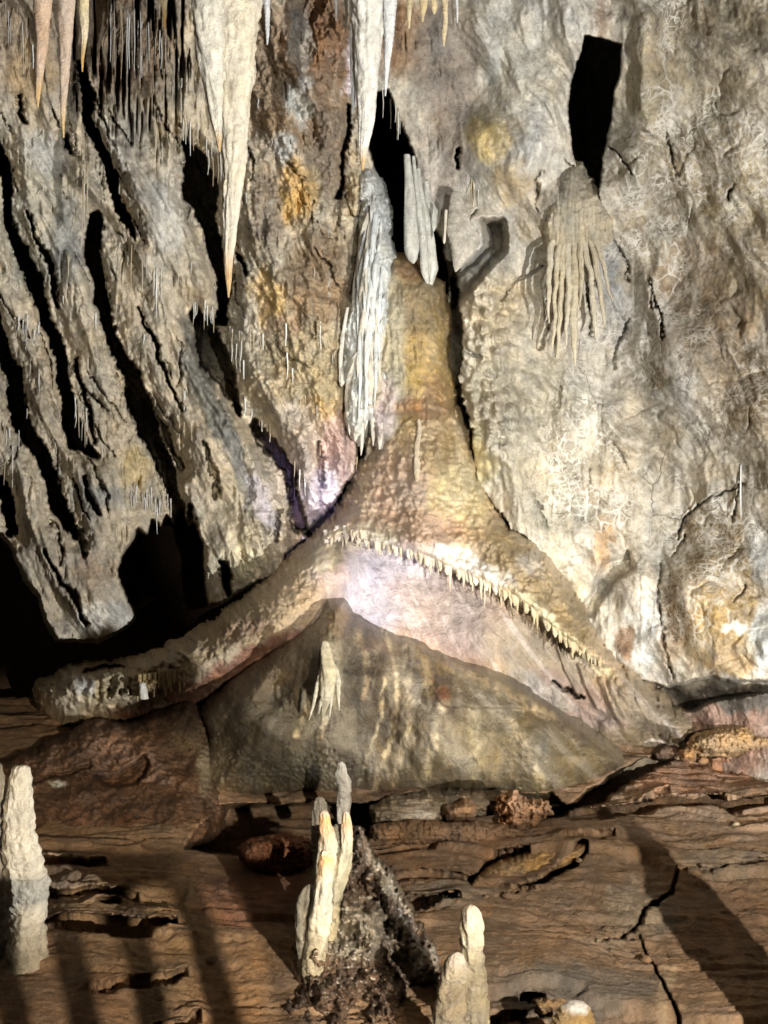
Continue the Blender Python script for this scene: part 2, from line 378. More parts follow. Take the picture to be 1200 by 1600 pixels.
wf.carve_poly([(990,1062),(1040,1074),(1110,1058),(1150,1064),(1200,1064),(1400,1050),(1400,1100),(1200,1082),(1120,1095),(1080,1110),(1040,1110),(1000,1092)], .9, 3)
wf.D += .10*ss(1070, 1100, Y)*right
# colours: stains of the rock, plus violet lamplight tinted in around the pillar tip
wf.paint((.46, .43, .36), [
 (300,500,420,700,tan),
 (1130,400,190,520,(.30,.26,.185),0,.85),
 (60,60,90,110,(.26,.21,.15)), (190,60,90,110,(.22,.17,.12)), (50,120,40,60,ochre,0,.35), (60,350,60,120,(.38,.35,.27)), (230,260,45,120,lgrey,-25,.6),
 (100,380,40,80,grey,0,.8), (250,340,30,60,lgrey,-20,.8), (70,235,45,40,lgrey,0,.7), (300,430,40,40,tan), (40,600,50,90,(.34,.29,.21)),
 (215,730,30,35,(.42,.34,.18)), (150,780,50,30,grey), (110,900,60,120,(.32,.28,.21),20), (140,890,30,30,brown,0,.5), (170,970,60,25,lgrey),
 (310,560,14,80,dgrey,-22,.85), (335,640,18,110,(.15,.15,.13),-28,.8), (380,740,16,110,(.16,.16,.15),-25,.8), (370,870,40,40,(.46,.42,.30)), (410,780,16,60,lav,-20,.5),
 (330,800,28,60,tan), (460,120,110,130,(.24,.17,.10)), (500,60,60,80,(.22,.13,.07)), (470,60,20,60,grey,0,.8), (468,160,22,40,lgrey), (445,240,22,30,lgrey),
 (465,300,34,55,ochre), (520,230,30,90,(.23,.17,.11)), (415,330,30,80,(.25,.20,.14)), (420,465,26,50,(.46,.33,.14)), (500,440,60,90,(.22,.155,.09)), (450,520,30,36,(.27,.18,.11)),
 (480,580,90,80,(.31,.25,.15)), (500,640,40,24,ochre,0,.5), (470,700,60,70,(.37,.31,.25)), (530,700,30,60,pink), (500,780,40,40,lav), (545,650,12,30,rust,0,.5),
 (550,290,8,60,(.45,.36,.22)), (549,110,12,60,lav,0,.7), (655,60,60,70,(.22,.15,.09)), (700,110,50,110,(.20,.175,.145)), (640,190,22,50,(.38,.34,.27)),
 (690,260,50,70,(.33,.30,.26)), (810,120,55,150,(.42,.41,.36)), (870,30,60,60,(.46,.44,.38)), (770,215,42,38,(.52,.41,.18)), (800,290,40,40,(.46,.36,.20)), (830,220,30,60,lgrey),
 (840,340,40,40,tan), (730,380,30,50,lgrey), (940,30,16,40,brown,0,.8), (1090,60,110,90,(.29,.26,.19)), (1050,180,90,100,(.30,.27,.19)), (960,470,22,100,(.24,.25,.26),-12,.9),
 (1150,330,70,130,(.32,.27,.17)), (1100,470,90,110,(.26,.20,.125)), (1170,600,60,60,(.25,.185,.10)), (1030,560,60,110,(.33,.31,.27),-15), (780,480,50,60,(.40,.34,.23)),
 (770,600,60,60,(.36,.32,.23)), (752,700,26,60,(.50,.42,.20)), (820,640,90,110,(.31,.29,.23)), (860,740,80,130,(.35,.32,.24)), (960,760,50,90,(.36,.31,.22)), (1060,760,60,60,(.41,.37,.29)),
 (940,850,16,50,(.42,.24,.09),10,.8), (960,920,30,40,dgrey,0,.6), (870,920,50,60,(.40,.36,.26)), (1130,860,70,60,(.27,.20,.10)), (1120,960,80,90,(.34,.24,.10)), (1050,960,22,70,(.17,.12,.07)),
 (1000,990,34,70,(.52,.55,.55)), (975,1000,14,34,brown), (1010,1050,50,16,lgrey), (1195,1000,24,50,(.50,.53,.52)), (1140,1040,40,16,ochre), (1185,860,20,50,grey), (1075,930,16,26,white,0,.4), (1150,985,22,12,white,-20,.7),
 (1060,30,50,40,(.21,.17,.10),-20,.8), (1030,110,36,50,(.24,.19,.11),0,.8), (1130,120,50,70,(.27,.23,.15),0,.8), (1080,260,50,50,(.27,.22,.14)), (1120,500,70,90,(.20,.15,.09)), (1175,620,50,70,(.20,.15,.085)), (1180,420,50,60,(.24,.19,.11)),
 (1030,590,26,24,(.20,.16,.10)), (690,90,50,120,(.19,.16,.13),0,.7), (700,200,22,70,(.22,.18,.14),-15,.7), (610,60,24,60,(.18,.12,.08)),
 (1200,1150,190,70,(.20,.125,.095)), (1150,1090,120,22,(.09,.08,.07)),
], warp=22)
wf.mottle(.36, 11, 51, 1.8); pt = ss(.05, .35, fbm(X/75+9, Y/95, 4, 119))*right*.45; wf.C = wf.C*(1-pt[..., None])+np.array((.28,.235,.17), f32)*pt[..., None]; wf.C *= (1+.12*left)[..., None]
sp = fbm(X/9, Y/30, 4, 101); spm = (ss(.22, .5, sp)*ss(-.1, .3, fbm(X/70, Y/90, 3, 104))*left)[..., None]*.35
wf.C = wf.C*(1-spm)+np.array((.55, .56, .54), f32)*spm                 # white calcite runs
wf.W = (ss(900, 1010, X+.25*(Y-300))*ss(1100, 800, Y)*ss(-.45, .1, fbm(X/130, Y/150, 3, 107)) + .25*right + .10*left).astype(f32)
wf.W = np.clip(wf.W, 0, 1)
slot = 632+0*Y
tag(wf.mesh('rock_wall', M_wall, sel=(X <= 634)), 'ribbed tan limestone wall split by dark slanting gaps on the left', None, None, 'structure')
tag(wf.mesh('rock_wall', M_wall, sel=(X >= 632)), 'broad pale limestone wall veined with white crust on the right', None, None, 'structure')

# rock behind the voids, tinted dark as shade, and the ceiling, enclosing the chamber
def sheet(name, fn, nu, nv, mat, col, label):
    u, v = np.meshgrid(np.linspace(0, 1, nu), np.linspace(0, 1, nv)); V = fn(u, v)
    idx = np.arange(nu*nv).reshape(nv, nu)
    q = np.stack([idx[:-1, :-1], idx[1:, :-1], idx[1:, 1:], idx[:-1, 1:]], -1).reshape(-1, 4)
    C = np.zeros((nu*nv, 3)); C[:] = col
    return tag(mk(name, V.reshape(-1, 3), q, mat, None, C), label, None, None, 'structure')
def ceil_fn(u, v):
    x = -9+18*u; y = -1+14.5*v; z = CZ+2.5+.36*y+.4*fbm(x*.6, y*.6, 4, 3)+.15*fbm(x*2.5, y*2.5, 3, 5)
    return np.stack([x, y, z], -1)
sheet('cave_ceiling', ceil_fn, 160, 130, M_wall, (.28, .22, .15), 'rough brown cave ceiling above the stalactites')
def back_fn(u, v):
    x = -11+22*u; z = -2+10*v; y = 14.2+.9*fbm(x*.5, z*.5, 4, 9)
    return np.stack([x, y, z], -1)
sheet('back_wall', back_fn, 120, 80, M_void, (.07, .045, .03), 'rock deep behind the gaps of the wall, coloured dark as shade')

# ------------------------------------------------------------------ relief bodies
def grid_for(poly, step, pad=26):
    x0 = min(p[0] for p in poly)-pad; x1 = max(p[0] for p in poly)+pad; y0 = min(p[1] for p in poly)-pad; y1 = max(p[1] for p in poly)+pad
    return np.arange(x0, x1, step), np.arange(y0, y1, step)
def body(poly, base, T, R, step=1.7, warp=(6, 18), skirt=1.0, sk=14, seed=1, power=.5):
    gx, gy = grid_for(poly, step, sk+8); f = Field(gx, gy, base); f.warp(warp[0], warp[1], seed)
    d = sd_poly(f.WX, f.WY, poly); f.d = d
    q = np.clip(d/R, 0, 1); f.D -= T*np.power(np.maximum(1-(1-q)**2, 0), power)
    q2 = np.clip(-d/sk, 0, 1); f.D += skirt*(1-np.sqrt(np.maximum(1-q2**2, 0)))+.35*skirt*q2
    f.mask = d > -sk
    return f

# the great flowstone mound
MP = [(612,655),(650,640),(705,645),(728,690),(738,745),(760,790),(785,832),(835,850),(868,905),(905,968),(955,1035),(1010,1075),(1085,1135),(1062,1160),(1020,1150),(940,1166),(860,1130),(800,1110),(700,1090),(560,1080),
      (430,1080),(340,1105),(300,1108),(250,1115),(200,1118),(150,1128),(105,1125),(70,1100),(62,1078),(110,1052),(180,1045),(255,1028),(330,985),(400,930),(445,898),(490,850),(530,805),(562,755),(585,705)]
mf = body(MP, lambda X, Y: 10.35-.90*ss(640, 1010, Y)+.35*ss(300, 60, X), .55, 90, warp=(9, 22), skirt=.9, sk=16, seed=2)
X, Y = mf.X, mf.Y
FR = [(505,845),(535,835),(560,842),(600,856),(650,868),(700,890),(740,905),(790,928),(830,955),(870,990),(905,1018),(945,1042)]
fx = [p[0] for p in FR]; fy = [p[1] for p in FR]; yl = np.interp(X, fx, fy)
below = Y-yl+5*fbm(X/9, Y/30, 2, 7)
inx = ss(490, 525, X)*ss(985, 930, X)
mf.D += inx*(.34*ss(-3, 3, below)*np.exp(-np.maximum(below, 0)/95)-.16*np.exp(-((below+12)/16)**2))
mf.bump([(80,1085,10),(200,1072,12),(330,1025,14),(440,945,14),(520,880,8)], 38, .38)
mf.bump([(785,845,5),(830,880,12),(880,945,12),(940,1025,6)], 30, .25)
mf.bump([(945,1045),(1010,1095),(1065,1140)], 26, .12)
mf.bump([(675,660),(668,740),(660,830)], 42, .25)
mf.bump([(690,850),(760,850),(800,880)], 20, .12)
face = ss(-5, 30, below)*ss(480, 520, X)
al = X*.85+Y*.5
mf.D -= face*(.020*ridged((X-480)/(.35*(Y-640)+20)*3.2+.2*fbm(X/60,Y/60,2,8), Y/160, 4, 9)+.014*ridged((X-480)/(.35*(Y-640)+20)*9+.3*fbm(X/60,Y/60,2,8), Y/130, 3, 13)+.015*fbm(X/28, Y/40, 3, 12)+.05*fbm(X/60, Y/60, 3, 10))
cone = ss(5, -20, below)*ss(840, 760, Y-.0*X+0*X)
mf.D -= ss(5, -20, below)*(.03*ridged(X/12, Y/16, 3, 13)+.05*fbm(X/34, Y/50, 3, 14)+.035*ridged((X-660)/(.25*(Y-560)+10)*1.6, Y/200, 2, 17))
mf.D -= (1-face)*.03*ridged(X/20, Y/30, 3, 19)
f1, f2, _ = worley(X/13, Y/10, 4); mf.D -= ss(640, 720, Y)*ss(10, -20, below)*ss(880, 800, X)*.045*(.7-f1)
mf.D -= .12*fbm(X/110, Y/110, 2, 21)+.06*(1-.75*face)*fbm(X/38, Y/30, 4, 22)+ss(420, 240, X)*(.07*ridged(X/26, Y/20, 4, 24))+ss(-5,-40,below)*.03*ridged(X/40, Y/11+.3*fbm(X/20,Y/20,2,26), 3, 27)
# drip knots under the left arm
la = ss(330, 240, X)*ss(1055, 1085, Y-.0*X)*ss(120, 180, X); mf.D += la*.14*ss(-.05, .3, fbm(X/13, Y/22, 4, 23))
mf.D -= .018*ridged(X/9, Y/11, 3, 28)*(1-.6*face)+.05*fbm(X/50, Y/24, 4, 29)*(1-face)
mf.carve([(868,1065,2),(885,1078,4),(905,1090,2)], .3, 2); mf.carve([(130,1050,2),(170,1042,5),(190,1040,2)], .4, 2)
for k in range(14):
    x0 = random.uniform(860, 1000); y0 = np.interp(x0, fx, fy)+20; mf.bump([(x0,y0),(x0+12,y0+35),(x0+30,y0+70)], 2.5, .035)
mf.paint((.47,.36,.22), [
 (670,740,120,110,(.54,.42,.24)), (690,700,30,60,(.34,.25,.13)), (620,760,50,70,(.44,.33,.24)), (720,780,50,60,(.58,.48,.27)), (640,830,110,34,(.42,.29,.19)),
 (570,840,60,22,cream), (800,870,70,40,(.27,.20,.10),35), (880,960,70,40,(.25,.19,.10),50), (830,880,26,14,(.42,.38,.32),45,.7), (730,880,80,16,white,22,.7), (850,960,70,8,(.60,.54,.34),40,.9), (920,1030,50,8,(.6,.53,.34),35,.9),
 (590,920,110,75,(.44,.41,.47)), (670,930,70,36,(.54,.44,.42),10,.8), (520,900,24,50,(.50,.34,.27),0,.7), (510,860,28,40,(.58,.50,.34)),  # violet lamplight tinted into the face below the ledge
 (720,970,110,55,(.42,.34,.30),20), (690,1020,90,30,(.34,.22,.18),20,.6), (840,1030,100,40,(.40,.33,.24),30), (900,1100,100,40,(.36,.27,.22),20), (1000,1110,70,30,(.38,.31,.22),35), (850,1080,60,14,lgrey,30,.6),
 (430,970,100,50,(.44,.33,.20),-30), (370,990,50,20,(.36,.22,.15),-20,.6), (300,1040,110,30,(.43,.35,.23),-20), (400,1030,120,22,(.22,.09,.05),-25,.9), (300,1085,50,26,(.20,.09,.05),0,.9), (240,1120,60,16,(.26,.12,.07)),
 (110,1085,40,40,(.46,.42,.33)), (180,1080,60,30,(.45,.38,.24)), (130,1070,14,24,(.5,.5,.48)), (240,1065,30,14,(.50,.38,.16),0,.8),
], warp=14)
mf.mottle(.30, 14, 53, 2.5)
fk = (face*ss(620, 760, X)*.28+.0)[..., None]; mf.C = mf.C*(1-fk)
stv = ss(.08, .4, fbm((X-480)/(.35*(Y-640)+20)*9, Y/150, 3, 61))*face*.28; mf.C = mf.C*(1-stv[..., None])+np.array((.68,.62,.60), f32)*stv[..., None]
mound = empty('flowstone_mound', P(600, 1100, 9.3)); tag(mound, 'huge flowstone mound with spreading arms and a fringed ledge', 'flowstone')
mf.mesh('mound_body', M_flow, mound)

# the lower dark mound in front of it
LP = [(503,958),(512,942),(530,942),(548,962),(600,985),(655,1008),(700,1030),(760,1050),(830,1082),(880,1118),(930,1150),(972,1190),(935,1215),(870,1250),(780,1236),(680,1232),(560,1240),(460,1246),(350,1252),(322,1256),(318,1210),(325,1150),(312,1118),(345,1075),(400,1035),(450,1005),(490,975)]
lf = body(LP, lambda X, Y: 8.9-.30*ss(960, 1240, Y)+.25*ss(700, 950, X), .75, 130, warp=(4, 22), skirt=.8, sk=14, seed=6)
X, Y = lf.X, lf.Y
lf.D -= .20*fbm(X/90, Y/90, 3, 3)+.035*ridged((X-520)/(.5*(Y-880)+20)*3.0, Y/300, 3, 5)+.012*ridged(X/10, Y/13, 3, 8)
lf.bump([(518,950,4),(512,1010,5),(510,1060,8)], 26, .28); lf.bump([(350,1110),(420,1060),(480,1010)], 30, .15)
lf.bump([(700,1090,20),(760,1180,60)], 60, .22); lf.D += .10*ss(0, 8, Y-(1098+.04*(X-690)+6*fbm(X/20, Y/90, 2, 3)))*ss(655, 690, X)*ss(860, 800, X)
lf.carve([(660,1100,1),(690,1130,4)], .05, 8)
rg = ss(.0, .3, fbm(X/60, Y/40, 2, 13)+ss(1150, 1190, Y)-.4)*ss(600, 500, X); lf.D -= rg*.05*ridged(X/9, Y/8, 3, 15)
lf.paint((.20,.165,.11), [
 (420,1120,110,90,(.145,.125,.085)), (560,1120,60,110,(.13,.11,.08)), (430,1060,60,20,(.20,.16,.10),-35), (760,1170,110,60,(.34,.29,.18)), (650,1180,70,50,(.30,.26,.185)),
 (740,1050,90,30,(.28,.24,.15),25), (700,1040,20,16,(.38,.28,.10)), (690,1082,14,14,rust,0,.8), (620,1020,16,60,(.40,.37,.29),8,.8), (650,1090,8,60,(.36,.34,.28),6,.7), (615,1130,7,50,(.34,.33,.28),6,.6),
 (520,1050,18,60,(.50,.47,.34),0,.9), (490,1110,14,50,(.36,.33,.24),22,.7), (530,970,14,30,(.38,.28,.16)), (600,1010,50,14,(.3,.22,.16),20,.7), (850,1190,16,50,(.32,.32,.28),-15,.8), (900,1190,50,30,(.24,.19,.09)), (340,1190,20,60,(.28,.25,.18)), (450,1200,90,34,(.16,.155,.12)),
 (860,1230,50,16,(.32,.27,.13)),
], warp=12)
for pts, c_, wd_ in (([(598,985),(612,1010),(622,1060),(620,1110),(610,1160),(592,1205),(585,1235)], (.42,.38,.28), 5), ([(640,1005),(636,1060),(640,1100)], (.40,.36,.27), 9), ([(655,1015),(665,1050),(670,1085)], (.36,.27,.13), 10), ([(600,1060),(596,1120),(575,1180),(560,1230)], (.33,.30,.22), 3),
                     ([(560,985),(575,1040),(570,1090)], (.26,.21,.14), 5), ([(700,1040),(740,1060),(800,1085),(860,1120)], (.36,.30,.20), 9), ([(690,1100),(680,1160),(660,1230)], (.36,.33,.25), 9), ([(740,1110),(745,1170),(740,1225)], (.32,.29,.21), 10), ([(800,1130),(830,1180),(850,1225)], (.42,.38,.29), 8), ([(505,1060),(480,1110),(462,1150)], (.36,.31,.20), 5), ([(520,1070),(515,1110),(500,1150)], (.38,.34,.24), 4), ([(640,1130),(625,1180),(615,1225)], (.34,.31,.24), 6)):
    w_ = lf.win(pts, 40); d_ = dist_line(X[w_]+5*fbm(X[w_]/14, Y[w_]/20, 3, 81), Y[w_], pts); k_ = (ss(wd_*1.4, wd_*.3, d_)*.8*ss(-.5, .2, fbm(X[w_]/10, Y[w_]/16, 3, 83)))[..., None]
    lf.C[w_] = lf.C[w_]*(1-k_)+np.array(c_, f32)*k_*2.4
lf.mottle(.4, 12, 57, 3)
stv = (ss(-.05, .35, fbm((X-520)/(.5*(Y-880)+30)*4.5+.15*fbm(X/20,Y/40,3,60), Y/260, 4, 61))*.55+ss(.1,.4,fbm((X-640)/(.4*(Y-880)+40)*11, Y/200, 3, 64))*.3)*ss(.0,.4,.25+fbm(X/90,Y/90,3,62)+.3*ss(560,700,X)); lf.C *= np.array((.52,.47,.38), f32); lf.C = lf.C*(1-stv[..., None])+np.array((.27,.235,.165), f32)*stv[..., None]
tag(lf.mesh('flowstone_mound', M_dark), 'low dark wet flowstone mound streaked with grey in front of the big mound', 'flowstone')

# columns above the mound
CP = [(612,405),(640,404),(660,430),(688,448),(693,500),(694,560),(700,610),(706,650),(690,668),(630,660),(612,690),(585,690),(575,600),(585,480),(600,420)]
cf = body(CP, lambda X, Y: 10.25-.25*ss(420, 660, Y), .45, 45, warp=(4, 14), skirt=.8, sk=12, seed=8)
X, Y = cf.X, cf.Y
cf.D -= .05*ridged(X/18, Y/45, 3, 3)+.04*ridged(X/9, Y/14, 3, 5)+.10*np.sin((Y+.8*X)/14+2*fbm(X/30, Y/30, 2, 4))*ss(560, 430, Y)*.5
cf.D += .10*ss(-4, 4, Y-(642+.1*np.abs(X-665)))*1.0; cf.bump([(630,640),(665,634),(697,642)], 11, .12)
cf.paint((.36,.25,.10), [(655,560,50,60,(.42,.29,.10)), (655,480,50,50,(.24,.18,.09)), (605,560,30,150,(.40,.36,.25)), (600,640,24,60,(.46,.40,.38)), (640,420,26,20,(.24,.14,.06)), (660,636,44,16,(.42,.23,.10)), (680,620,20,40,(.26,.17,.08))], warp=9)
cf.mottle(.35, 10, 59, 2)
tag(cf.mesh('flowstone_column', M_flow), 'ochre flowstone column rising from the apex of the big mound', 'flowstone')
WP = [(552,278),(575,264),(594,285),(604,330),(606,390),(612,430),(611,500),(600,540),(606,600),(603,660),(598,700),(589,690),(582,655),(574,668),(560,688),(548,676),(541,600),(530,602),(536,540),(548,480),(562,430),(558,340)]
vf = body(WP, lambda X, Y: 10.0-.15*ss(300, 690, Y), .34, 26, warp=(5, 12), skirt=.7, sk=10, seed=10, step=1.4)
X, Y = vf.X, vf.Y
fl = ss(400, 470, Y); lb = ss(.1, -.2, np.sin(Y/24.0+X/40.))
vf.D -= (.02+.045*fl)*ridged((X+10*fbm(X/30, Y/70, 2, 3))/9+.12*Y/9, Y/240, 3, 5)+.07*fbm(X/20, Y/22, 3, 9)+.05*ridged(X/14, Y/10, 2, 11)*(1-fl)
vf.D += .07*((Y/52+.012*X+.5*fbm(X/26, Y/60, 2, 12)) % 1.0)
vf.paint((.66,.68,.65), [(575,300,40,40,(.60,.62,.60)), (590,600,18,90,(.50,.45,.36)), (585,470,16,40,(.55,.6,.62)), (600,660,16,40,(.5,.42,.42))], warp=9)
vf.mottle(.28, 8, 63, 2)
curtain = empty('flowstone_curtain', P(570, 690, 9.9)); tag(curtain, 'blue-white fluted flowstone curtain hanging beside the ochre column', 'flowstone')
vf.mesh('curtain_body', M_flow, curtain)

# ------------------------------------------------------------------ turned forms: stalactites, stalagmites, drips
def spindle(name, tab, Yd, mat, col, parent=None, seg=28, rings=60, flute=.0, nfl=7, ring=.03, rn=30, lump=.08, seed=0, tipcol=None, flat=.9, bend=0, wav=0., colfn=None, origin=None):
    """tab rows: (px, py, width px) down the axis; Yd distance in metres"""
    tb = np.array(tab, float); tt = np.concatenate([[0], np.cumsum(np.hypot(np.diff(tb[:, 0]), np.diff(tb[:, 1]))+1e-6)]); tt /= tt[-1]
    u = np.linspace(0, 1, rings)
    cx = np.interp(u, tt, tb[:, 0]); cy = np.interp(u, tt, tb[:, 1]); wd = np.interp(u, tt, tb[:, 2])/2
    if rings > 12:
        k = np.array([1, 2, 3, 2, 1])/9.
        for A in (cx, wd): A[2:-2] = np.convolve(A, k, 'valid')
    cx = cx+wav*fbm(u*6, u*0+seed, 2, seed)*6
    Y0 = Yd if np.ndim(Yd) == 0 else np.interp(u, np.linspace(0, 1, len(Yd)), Yd)
    m = Y0/F; a = np.linspace(0, 2*math.pi, seg, endpoint=False)
    A, U = np.meshgrid(a, u); WD = wd[:, None]
    ca = np.cos(A)*1.3; sa = np.sin(A)*1.3; L = (tt[-1]*0+np.hypot(tb[-1, 0]-tb[0, 0], tb[-1, 1]-tb[0, 1]))/40.
    r = 1+flute*ridged(A*nfl/6.283+seed*3+ring*3*np.sin(U*9), U*L*.35, 2, seed+3)*1.0
    r = r+lump*fbm(ca*1.2+seed, U*L*1.2+sa, 3, seed+5)+ring*np.sin(U*rn*2*math.pi+1.2*fbm(U*8, ca, 2, seed+8))+ring*fbm(ca*.7+5, U*rn*1.3, 2, seed+9)
    r = r+lump*.45*ridged(ca*2.1+sa+seed, U*L*2.4+sa*1.7, 3, seed+21)
    R = WD*r*(1-.25*lump)
    base = P(0, 0, 1)
    Xp = (cx[:, None]+R*np.cos(A)-600)*np.atleast_1d(m)[:, None] if np.ndim(m) else (cx[:, None]+R*np.cos(A)-600)*m
    Yp = (Y0[:, None] if np.ndim(Y0) else Y0)+R*np.sin(A)*(m[:, None] if np.ndim(m) else m)*flat
    Zp = CZ-(cy[:, None]+0*A-800)*(m[:, None] if np.ndim(m) else m)
    V = np.stack([Xp, Yp+0*Xp, Zp], -1)
    idx = np.arange(rings*seg).reshape(rings, seg); nx = np.roll(idx, -1, 1)
    q = np.stack([idx[:-1], idx[1:], nx[1:], nx[:-1]], -1).reshape(-1, 4)
    V = V.reshape(-1, 3)
    c0 = V[:seg].mean(0); c1 = V[-seg:].mean(0); V = np.vstack([V, c0, c1]); n0 = rings*seg
    caps = [[n0, idx[0, (i+1) % seg], idx[0, i], idx[0, i]] for i in range(0)]
    q = np.vstack([q] + [np.array([[n0, idx[0, i], idx[0, (i+1) % seg], idx[0, (i+2) % seg]] for i in range(0, seg, 2)]), np.array([[n0+1, idx[-1, (i+2) % seg], idx[-1, (i+1) % seg], idx[-1, i]] for i in range(0, seg, 2)])])
    C = np.zeros((len(V), 3)); C[:] = col
    n = fbm(ca.ravel()+seed, (U*L*1.5).ravel()+sa.ravel(), 4, seed+11); n = np.append(n, [0, 0])
    C *= (1+.35*n)[:, None]
    if tipcol is not None:
        k = ss(.88, .99, np.append(U.ravel(), [0, 1]))[:, None]; C = C*(1-k)+np.array(tipcol)*k
    if colfn is not None: C = colfn(C, np.append(U.ravel(), [0, 1]), np.append(A.ravel(), [0, 0]), n)
    return mk(name, V, q, mat, parent, C, None, origin=origin)

TI = 'stalactites hanging from the ceiling'
ctab = lambda rows, ext: rows
def hang(rows, Yd):     # carry the root up to the ceiling
    x, y, w_ = rows[0]; x1, y1, w1 = rows[1]
    top = 800-(2.55+.36*Yd)*F/Yd-30
    g = (w_-w1)/max(y1-y, 1); g = max(min(g, .12), .02)
    return [(x-(x1-x)/max(y1-y, 1)*(y-top)*.3, top, w_+g*(y-top)*.8)]+rows
cc = (.70,.63,.48)
def stained(C, U, A, n):
    k = (ss(.15, .6, fbm(A*1.6, U*2.2+3, 3, 77))*.45)[:, None]; C = C*(1-k*.5)+np.array((.5,.40,.24))*k*.5
    k = (ss(.25, .6, fbm(A*6, U*9, 3, 79))*.5)[:, None]; C = C*(1-k)+np.array((.33,.29,.22))*k
    k = ss(.93, .995, U)[:, None]; return C*(1-k)+np.array((.60,.38,.14))*k
big = empty('stalactite', P(362, -260, 7.4)); tag(big, 'largest cream stalactite, long twin-lobed spike above the black gap', 'stalactite', TI)
spindle('shaft', hang([(370,0,70),(370,60,60),(369,110,52),(367,160,44),(366,210,38),(364,260,32),(361,310,27),(359,350,21),(357,400,14),(357,435,9),(357,465,2)], 7.4), 7.4, M_tite, cc, big, 72, 320, .20, 9, .010, 47, .20, 3, tipcol=(.62,.36,.12), wav=.6, colfn=stained)
spindle('side_lobe', hang([(324,0,46),(327,60,40),(331,110,32),(335,150,25),(339,190,18),(342,215,10),(343,238,2)], 7.28), 7.28, M_tite, (.70,.66,.54), big, 56, 200, .22, 7, .012, 37, .22, 4, colfn=stained)
mid = empty('stalactite', P(575, -260, 8.0)); tag(mid, 'white and cream stalactite with straw fringe above the blue-white curtain', 'stalactite', TI)
spindle('shaft', hang([(574,0,46),(574,60,40),(573,120,32),(571,180,24),(568,230,14),(567,266,3)], 8.0), 8.0, M_tite, (.76,.74,.66), mid, 56, 220, .22, 8, .012, 41, .2, 5, wav=.6, colfn=stained)
spindle('side_lobe', hang([(553,0,14),(552,80,11),(552,150,7),(552,178,2)], 8.05), 8.05, M_tite, (.66,.68,.66), mid, 20, 90, .05, 4, .03, 30, .1, 6)
spindle('side_lobe', hang([(609,0,22),(608,50,16),(605,100,9),(602,150,2)], 8.1), 8.1, M_tite, (.74,.75,.74), mid, 28, 160, .10, 4, .06, 60, .16, 7)
def tite(rows, Yd, lab, col, tip=None, seg=24, ring=.008, seed=0):
    o = spindle('stalactite', hang(rows, Yd), Yd, M_tite, col, None, seg, 200, .10, 5, ring+.008, 60, .20, seed, tipcol=tip, wav=.5)
    return tag(o, lab, 'stalactite', TI)
tite([(67,0,27),(65,60,19),(62,110,13),(60,150,7),(60,168,2)], 7.2, 'peach coloured stalactite nearest the left edge, shorter of two', (.62,.44,.30), (.66,.44,.18), seed=11)
tite([(105,0,26),(102,60,20),(100,120,14),(99,170,8),(99,215,2)], 7.2, 'longer peach stalactite second from the left edge, grey on its right side', (.60,.47,.36), (.66,.46,.2), seed=12)
tite([(131,0,17),(131,40,12),(130,80,6),(129,112,2)], 7.4, 'slim yellow-cream stalactite, third from the left edge', (.70,.58,.34), (.6,.36,.12), seed=13)
tite([(258,0,10),(258,25,6),(257,46,2)], 7.6, 'short yellow stalactite tip between the slim one and the largest', (.68,.55,.30), (.6,.34,.1), seed=14)
for rows, lab, sd in (([(416,0,12),(417,25,8),(418,50,6),(418,70,2)], 'small knotted white stalactite beside the largest stalactite', 21), ([(524,0,5),(524,32,2)], 'tiny white stalactite left of the white and cream one', 22), ([(541,0,6),(540,50,2)], 'thin white stalactite touching the white and cream one', 23),
                     ([(640,-5,9),(640,20,7),(639,45,3)], 'short yellow nubby stalactite right of the white one', 24), ([(661,-5,14),(662,15,9),(661,34,3)], 'fat yellow-cream stub stalactite in the yellow row', 25), ([(695,-5,10),(696,30,7),(694,50,8),(693,72,3)], 'longest yellow stub stalactite at the right of the yellow row', 26), ([(676,-5,8),(678,12,10),(678,22,3)], 'bead shaped yellow stub stalactite in the middle of the yellow row', 27), ([(714,-5,5),(715,36,2)], 'thin white stalactite just right of the yellow row', 28)):
    tite(rows, 8.3, lab, (.66,.53,.30) if sd in (24,25,26,27) else (.72,.73,.72), seed=sd, seg=14, ring=.07)

# grey draperies in the slot right of the column
dp = empty('drapery', P(660, 260, 9.9)); tag(dp, 'pale grey hanging drapery of long folds in front of the black slot', 'drapery')
for rows, sd in (([(638,268,11),(640,300,15),(641,350,20),(643,390,22),(644,405,14),(646,412,2)], 1), ([(648,270,6),(655,330,10),(661,380,12),(664,425,12),(667,440,6),(671,450,2)], 2), ([(655,290,8),(664,330,9),(671,370,14),(676,420,16),(674,440,8),(672,452,2)], 3), ([(668,310,10),(676,330,16),(678,355,8),(677,362,2)], 4)):
    rows = [(rows[0][0]-2, rows[0][1]-26, rows[0][2]*.8)]+rows; spindle('fold', rows, 9.85+.05*sd, M_tite, (.58,.58,.52), dp, 36, 130, .16, 6, .02, 30, .12, sd+30, flat=1.0)
spindle('drip', [(697,328,5),(695,365,4),(694,378,5),(694,381,1)], 9.7, M_straw, (.55,.5,.4), dp, 10, 30, seed=3)
fin = spindle('drapery', [(712,300,14),(715,330,30),(722,355,50),(728,375,52),(724,395,36),(716,415,16),(712,425,2)], 9.95, M_wall, (.40,.37,.31), None, 40, 90, .05, 5, .02, 12, .12, 44, flat=.5)
tag(fin, 'broad pointed grey rock pendant right of the hanging drapery', 'drapery')
